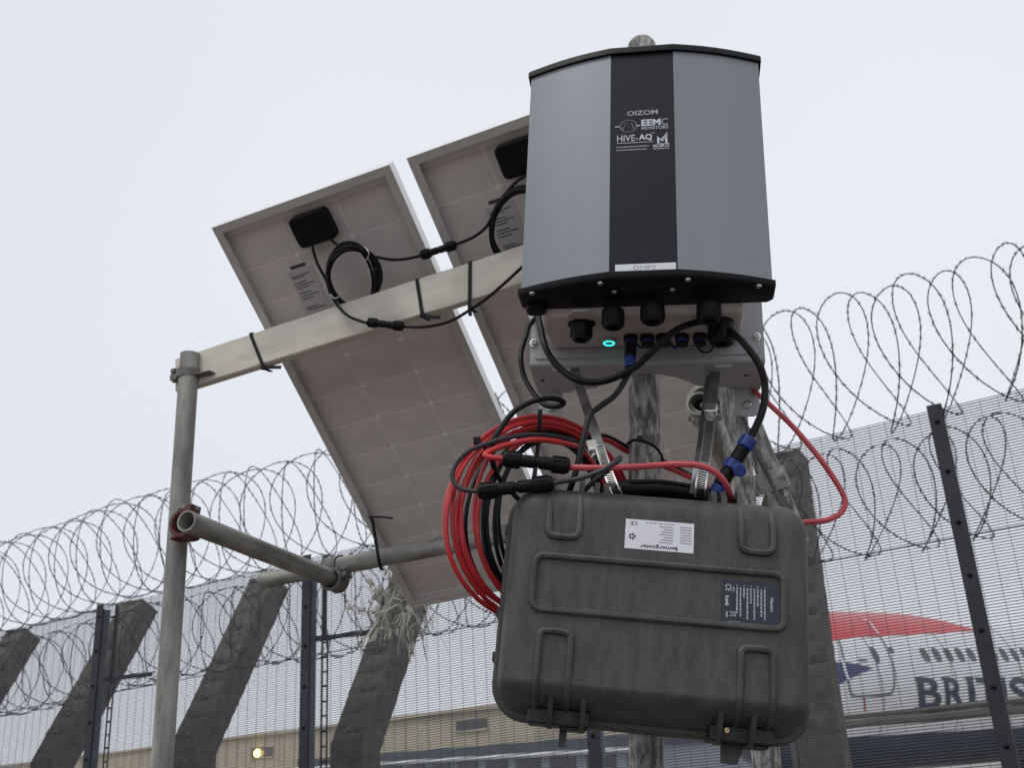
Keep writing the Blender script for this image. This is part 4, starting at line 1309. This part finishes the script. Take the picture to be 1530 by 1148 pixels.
# ------------------------------------------------------------------ steel band straps from bracket to handle
def strap(label, pts, w, slot0, wd, housing):
    P_ = spline([at(*q) for q in pts], 10)
    root = thing('steel_strap', label, 'strap', P_[-1], 'steel band straps')
    k0 = int(len(P_) * slot0)
    MB().ribbon(P_[:k0 + 1], wd, w, .0012).build('plain_band', 'darksteel', root)
    MB().ribbon(P_[k0:], wd, w, .0012).build('slotted_band', 'steel', root)
    acc = 0; b = MB()
    for i in range(k0 + 1, len(P_)):
        seg = P_[i] - P_[i - 1]
        n_ = max(1, round(seg.length / .0042))
        t = seg.normalized()
        ww = (wd - wd.dot(t) * t).normalized()
        nn = t.cross(ww)
        if nn.y > 0: nn = -nn
        for j in range(n_):
            c = P_[i - 1] + seg * (j / n_) + nn * .0009
            q = ww * w * .34; e = t * .0010
            sk_ = t * .0009
            b.add([c - q - e - sk_, c + q - e + sk_, c + q + e + sk_, c - q + e - sk_], [(0, 1, 2, 3)])
    b.build('slots', 'hole', root, smooth=False, kind='stuff')
    hpt, hn = housing
    c = at(*hpt)
    i = min(range(1, len(P_)), key=lambda q: (P_[q] - c).length)
    t = (P_[i] - P_[i - 1]).normalized()
    ww = (wd - wd.dot(t) * t).normalized()
    fmh = Matrix((ww, t, ww.cross(t))).transposed().to_4x4(); fmh.translation = c
    hb_ = MB(fmh).prism(rr(w * 1.15, .022, .003, 3), -.005, .006, .0012).build('screw_housing', 'steel', root)
    MB(fmh @ Matrix.Translation((0, .011, .004)) @ Matrix.Rotation(R(-90), 4, 'X')).lathe([(.0052, 0), (.0058, .002), (.0058, .007), (.004, .008)], 8).build('worm_screw', 'steel', hb_)
strap('left steel band strap from bracket to case handle, plain upper half', [(857, 545, 1.55), (870, 590, 1.48), (887, 640, 1.41), (905, 696, 1.345), (917, 728, 1.312), (924, 741, 1.31)], .0135, .5, Vector((1, 0, .25)), ((886, 668, 1.385), 0))
strap('right steel band strap with long slotted run and worm screw', [(1070, 548, 1.545), (1064, 600, 1.46), (1060, 640, 1.40), (1053, 690, 1.335), (1047, 726, 1.30), (1046, 742, 1.305)], .0150, .36, Vector((1, 0, .1)), ((1062, 612, 1.435), 0))
tag(MB().ribbon(spline([at(1062, 548, 1.57), at(1056, 600, 1.48), at(1050, 650, 1.41), at(1043, 700, 1.345), at(1037, 740, 1.33)], 8), Vector((1, 0, .1)), .0125, .0012).build('steel_strap', 'darksteel'),
    'plain dark steel band running behind the right slotted strap', 'strap', 'steel band straps')

# ------------------------------------------------------------------ cables
zc = lambda x, y, t: 1.40 + .0009 * (x - 805) - .00035 * (y - 775) + .004 * math.sin(t * 5)
loops('cable_coil', 'big coil of bright red cable hanging left of the battery case', 'red', .0031, 805, 775,
      [(0, 0, 146, 156), (3, 2, 128, 153), (-2, 4, 145, 150), (6, 2, 117, 148), (0, -2, 136, 141), (12, 4, 100, 139), (6, 0, 131, 145), (12, 3, 108, 131), (14, 6, 92, 122)], zc, 48, 1.2)
loops('cable_coil', 'coil of black cable bundled inside the big red coil', 'cable', .0032, 812, 778,
      [(0, 0, 124, 144), (4, 2, 96, 137), (2, -2, 90, 131), (6, 4, 82, 126), (10, 0, 74, 118), (8, 4, 88, 134)], lambda x, y, t: zc(x, y, t) + .012 + .003 * math.sin(3 * t), 48, 1.2)
tag(MB().ribbon(spline([at(808, 612, 1.40), at(807, 617, 1.385), at(806, 640, 1.38), at(804, 665, 1.385), at(800, 700, 1.37), at(797, 718, 1.35)], 6), Vector((1, 0, 0)), .006, .0016).build('cable_tie', 'cable'),
    'upright black tie bunching the cable coil at its top', 'cable tie', 'black ties')
tag(MB().box((-.005, -.004, -.005), (.005, .004, .005), Matrix.Translation(at(713, 659, 1.33)), .001)
    .tube(cablepts([(713, 659, 1.33), (722, 667, 1.325), (730, 675, 1.34), (738, 672, 1.36)], 4), .0022, 6).build('cable_tie', 'cable'), 'small black tie head on the left shoulder of the cable coil', 'cable tie', 'black ties')
r_ = thing('red_lead', 'red lead with a thick black plug running over the straps into the case', 'cable', at(850, 697, 1.285))
MB().tube(cablepts([(866, 668, 1.42), (840, 662, 1.375), (807, 657.5, 1.35), (779, 660, 1.335), (751.5, 667, 1.32), (732, 674.5, 1.305), (725, 679.5, 1.30), (733, 683.7, 1.295), (756, 686, 1.29)]), .0039, 8).build('wire', 'red', r_)
MB().tube(cablepts([(849, 698.5, 1.285), (897, 699.6, 1.275), (954, 697.7, 1.275), (992, 694.9, 1.275), (1020, 694, 1.27), (1048.5, 696.8, 1.265), (1071, 708, 1.265), (1084.5, 724, 1.27), (1091, 741, 1.285), (1092, 752, 1.30)]), .0042, 8).build('wire', 'pinkred', r_)
plug(at(751, 685.5, 1.29), at(852, 697, 1.283), .0106, r_)
r_ = thing('black_lead', 'thin dark lead with a black plug resting on the top left corner of the case', 'cable', at(825, 722, 1.285))
MB().tube(cablepts([(860, 660, 1.44), (830, 652, 1.40), (790, 650, 1.36), (751.5, 656, 1.33), (724, 664.5, 1.315), (699, 675, 1.30), (682, 694, 1.295), (675.7, 711.5, 1.29), (680, 723.7, 1.285), (692, 731.6, 1.28), (717, 735, 1.275)]), .0032, 8).build('wire', 'greycable', r_)
MB().tube(cablepts([(824, 722.5, 1.275), (845, 719, 1.275), (866.6, 715, 1.272), (899, 703.5, 1.268), (916, 692.5, 1.272), (926, 684.5, 1.285), (924, 688, 1.30), (905, 706, 1.315), (888, 719, 1.32), (871, 736, 1.325), (862, 752, 1.34)]), .0034, 8).build('wire', 'greycable', r_)
plug(at(713, 735.5, 1.276), at(827, 722, 1.276), .0104, r_)
cable('signal_cable', 'black cable dropping left of the bracket, curling once, into the coil', 'cable', .0040,
      [(800, 475, 1.54), (790, 488, 1.52), (786, 502, 1.50), (778, 532, 1.47), (785, 568, 1.45), (809, 601.6, 1.42), (830, 607.6, 1.40), (842, 602, 1.39), (827, 595.6, 1.385), (800, 598.6, 1.38), (770, 613.6, 1.37), (750, 637.6, 1.36), (737.6, 657.5, 1.35), (735, 675, 1.35), (737.6, 697.6, 1.36), (748, 718.5, 1.38), (779, 752, 1.42), (800, 790, 1.44)])
cable('signal_cable', 'thick black cable sagging under the enclosure from the right gland to the left', 'cable', .0050,
      [(1078, 474, 1.455), (1062, 478, 1.435), (1043.7, 481, 1.42), (1010.6, 493, 1.41), (980.5, 520, 1.405), (950.5, 547.5, 1.40), (920, 564, 1.40), (890, 571.5, 1.41), (860, 567, 1.42), (833, 547.5, 1.44), (815, 520, 1.46), (807.6, 490, 1.50), (804, 470, 1.53)])
cable('signal_cable', 'black cable arching from the right gland down to the blue connector', 'cable', .0052,
      [(1077, 484, 1.44), (1085.8, 490, 1.42), (1109.8, 511, 1.39), (1133.9, 544.5, 1.375), (1142.9, 577.5, 1.37), (1139.9, 610.6, 1.36), (1130.9, 634.6, 1.355), (1121.8, 652.7, 1.35), (1117, 662, 1.35)])
cable('signal_cable', 'black cable from the middle port curving down into the case top', 'cable', .0042,
      [(942, 508, 1.485), (942, 530, 1.45), (941, 548, 1.42), (938, 560, 1.405), (920, 589.5, 1.385), (896, 608, 1.37), (881, 622, 1.355), (872, 655, 1.335), (861, 703, 1.315), (852, 730, 1.31), (846, 748, 1.32)])
cable('signal_cable', 'thin dark cable running down behind the right pole to the case corner', 'greycable', .0042,
      [(1100, 596, 1.80), (1105.5, 612, 1.78), (1114, 634, 1.77), (1126, 669.7, 1.74), (1139, 694.7, 1.72), (1153.6, 724, 1.70), (1172, 759.6, 1.66), (1182, 785, 1.62)])
cable('red_lead', 'red cable swinging out to the right of the case in a wide loop', 'pinkred', .0040,
      [(1120, 583, 1.60), (1132, 589, 1.56), (1156, 610.5, 1.50), (1179, 632, 1.47), (1200, 655, 1.45), (1226, 687, 1.43), (1245, 714, 1.42), (1258, 736, 1.41), (1263, 751.5, 1.405), (1258, 765, 1.40), (1245, 774, 1.395), (1226, 779, 1.39), (1200, 781, 1.39), (1175, 783, 1.40)])
cable('red_lead', 'short red cable passing behind the middle pole to the right end of the handle', 'red', .0040,
      [(866, 668, 1.44), (902, 657, 1.50), (935, 674, 1.545), (965, 686, 1.545), (1003, 701.5, 1.50), (1037, 716.7, 1.42), (1058, 730, 1.36), (1070, 742, 1.34)])
cable('black_lead', 'black cable passing behind the middle pole beside the short red one', 'cable', .0036,
      [(880, 655, 1.46), (905, 652, 1.51), (938, 668, 1.56), (970, 680, 1.56), (1000, 694, 1.52), (1035, 713, 1.44), (1060, 735, 1.36)])
tag(MB().tube(cablepts([(938, 663, 1.465), (948, 658, 1.452), (965, 661, 1.447), (980, 669, 1.45), (989, 682, 1.468), (990, 694, 1.49)], 6), .0022, 6)
    .box((-.004, -.004, -.004), (.004, .004, .004), Matrix.Translation(at(956, 656, 1.445)), .001).build('cable_tie', 'cable'), 'black tie wrapped round the middle pole', 'cable tie', 'black ties')

# blue and black plug at the end of the arching cable
a, b_ = at(1121, 654, 1.352), at(1068, 738, 1.335)
L = (b_ - a).length
r_ = thing('blue_connector', 'blue and black waterproof cable connector above the case on the right', 'connector', b_)
fb = frame(a, b_ - a, Vector((1, 0, 0)))
for z0, z1, rad, m_, nm in ((0, .19, .0108, 'blue', 'collar'), (.19, .42, .0096, 'black', 'barrel'), (.42, .58, .0112, 'blue', 'collar'), (.58, .86, .0100, 'black', 'barrel'), (.86, 1, .0088, 'blue', 'collar')):
    o = MB(fb).cyl(rad, L * z0 + .0002, L * z1 - .0002, 18, None, .0012).build(nm, m_, r_)
    if m_ == 'blue':
        g = MB(fb)
        for k in range(10): g.box((rad * .95, -.0012, L * z0 + .002), (rad * 1.08, .0012, L * z1 - .002), Matrix.Rotation(2 * math.pi * k / 10, 4, 'Z'))
        g.build('grip', 'blue', o)
fd = frame(at(1105, 703, 1.325), at(1107, 704, 1.30) - at(1105, 703, 1.34))
dk = MB(fd).cyl(.0088, -.004, .004, 20, None, .0012).build('dust_cap', 'blue', r_)
MB(fd).box((-.0085, -.0012, .004), (.0085, .0012, .0058)).build('cap_ridge', 'blue', dk)
MB().tube([at(1105, 703, 1.325), at(1096, 697, 1.33)], .0035, 6).build('cap_strap', 'blue', r_)
# blue plug on the middle port, and the thin tethers of the unused ports
r_ = thing('blue_connector', 'small blue-tipped connector plugged into the middle port under the enclosure', 'connector', at(942, 545, 1.43))
fb = frame(at(942, 515, 1.465), at(941, 550, 1.42) - at(942, 515, 1.465))
L = (at(941, 550, 1.42) - at(942, 515, 1.465)).length
MB(fb).cyl(.0088, 0, L * .62, 16, None, .001).build('barrel', 'black', r_)
MB(fb).cyl(.0080, L * .62, L, 16, None, .001).build('collar', 'blue', r_)
for k, (x0, x1, dy, lab) in enumerate(((950, 966, 4, 'first'), (975, 990, 4, 'second'), (1000, 1018, 4, 'third'))):
    tag(MB().tube(cablepts([(x0, 513, 1.50), ((x0 + x1) / 2, 515 + dy, 1.495), (x1, 510, 1.50)], 6), .0024, 6).build('port_tether', 'blue' if k != 1 else 'cable'),
        f'{lab} short cap tether between the small ports, counted from the blue connector', 'tether', 'cap tethers under the enclosure')
tag(MB().tube(cablepts([(1041, 510, 1.50), (1043, 520, 1.495), (1052, 527, 1.49), (1062, 524, 1.49), (1067, 514, 1.495)], 6), .0014, 6).build('port_tether', 'cable'),
    'thin black tether looping below the rightmost port', 'tether', 'cap tethers under the enclosure')
bpy.context.view_layer.update()
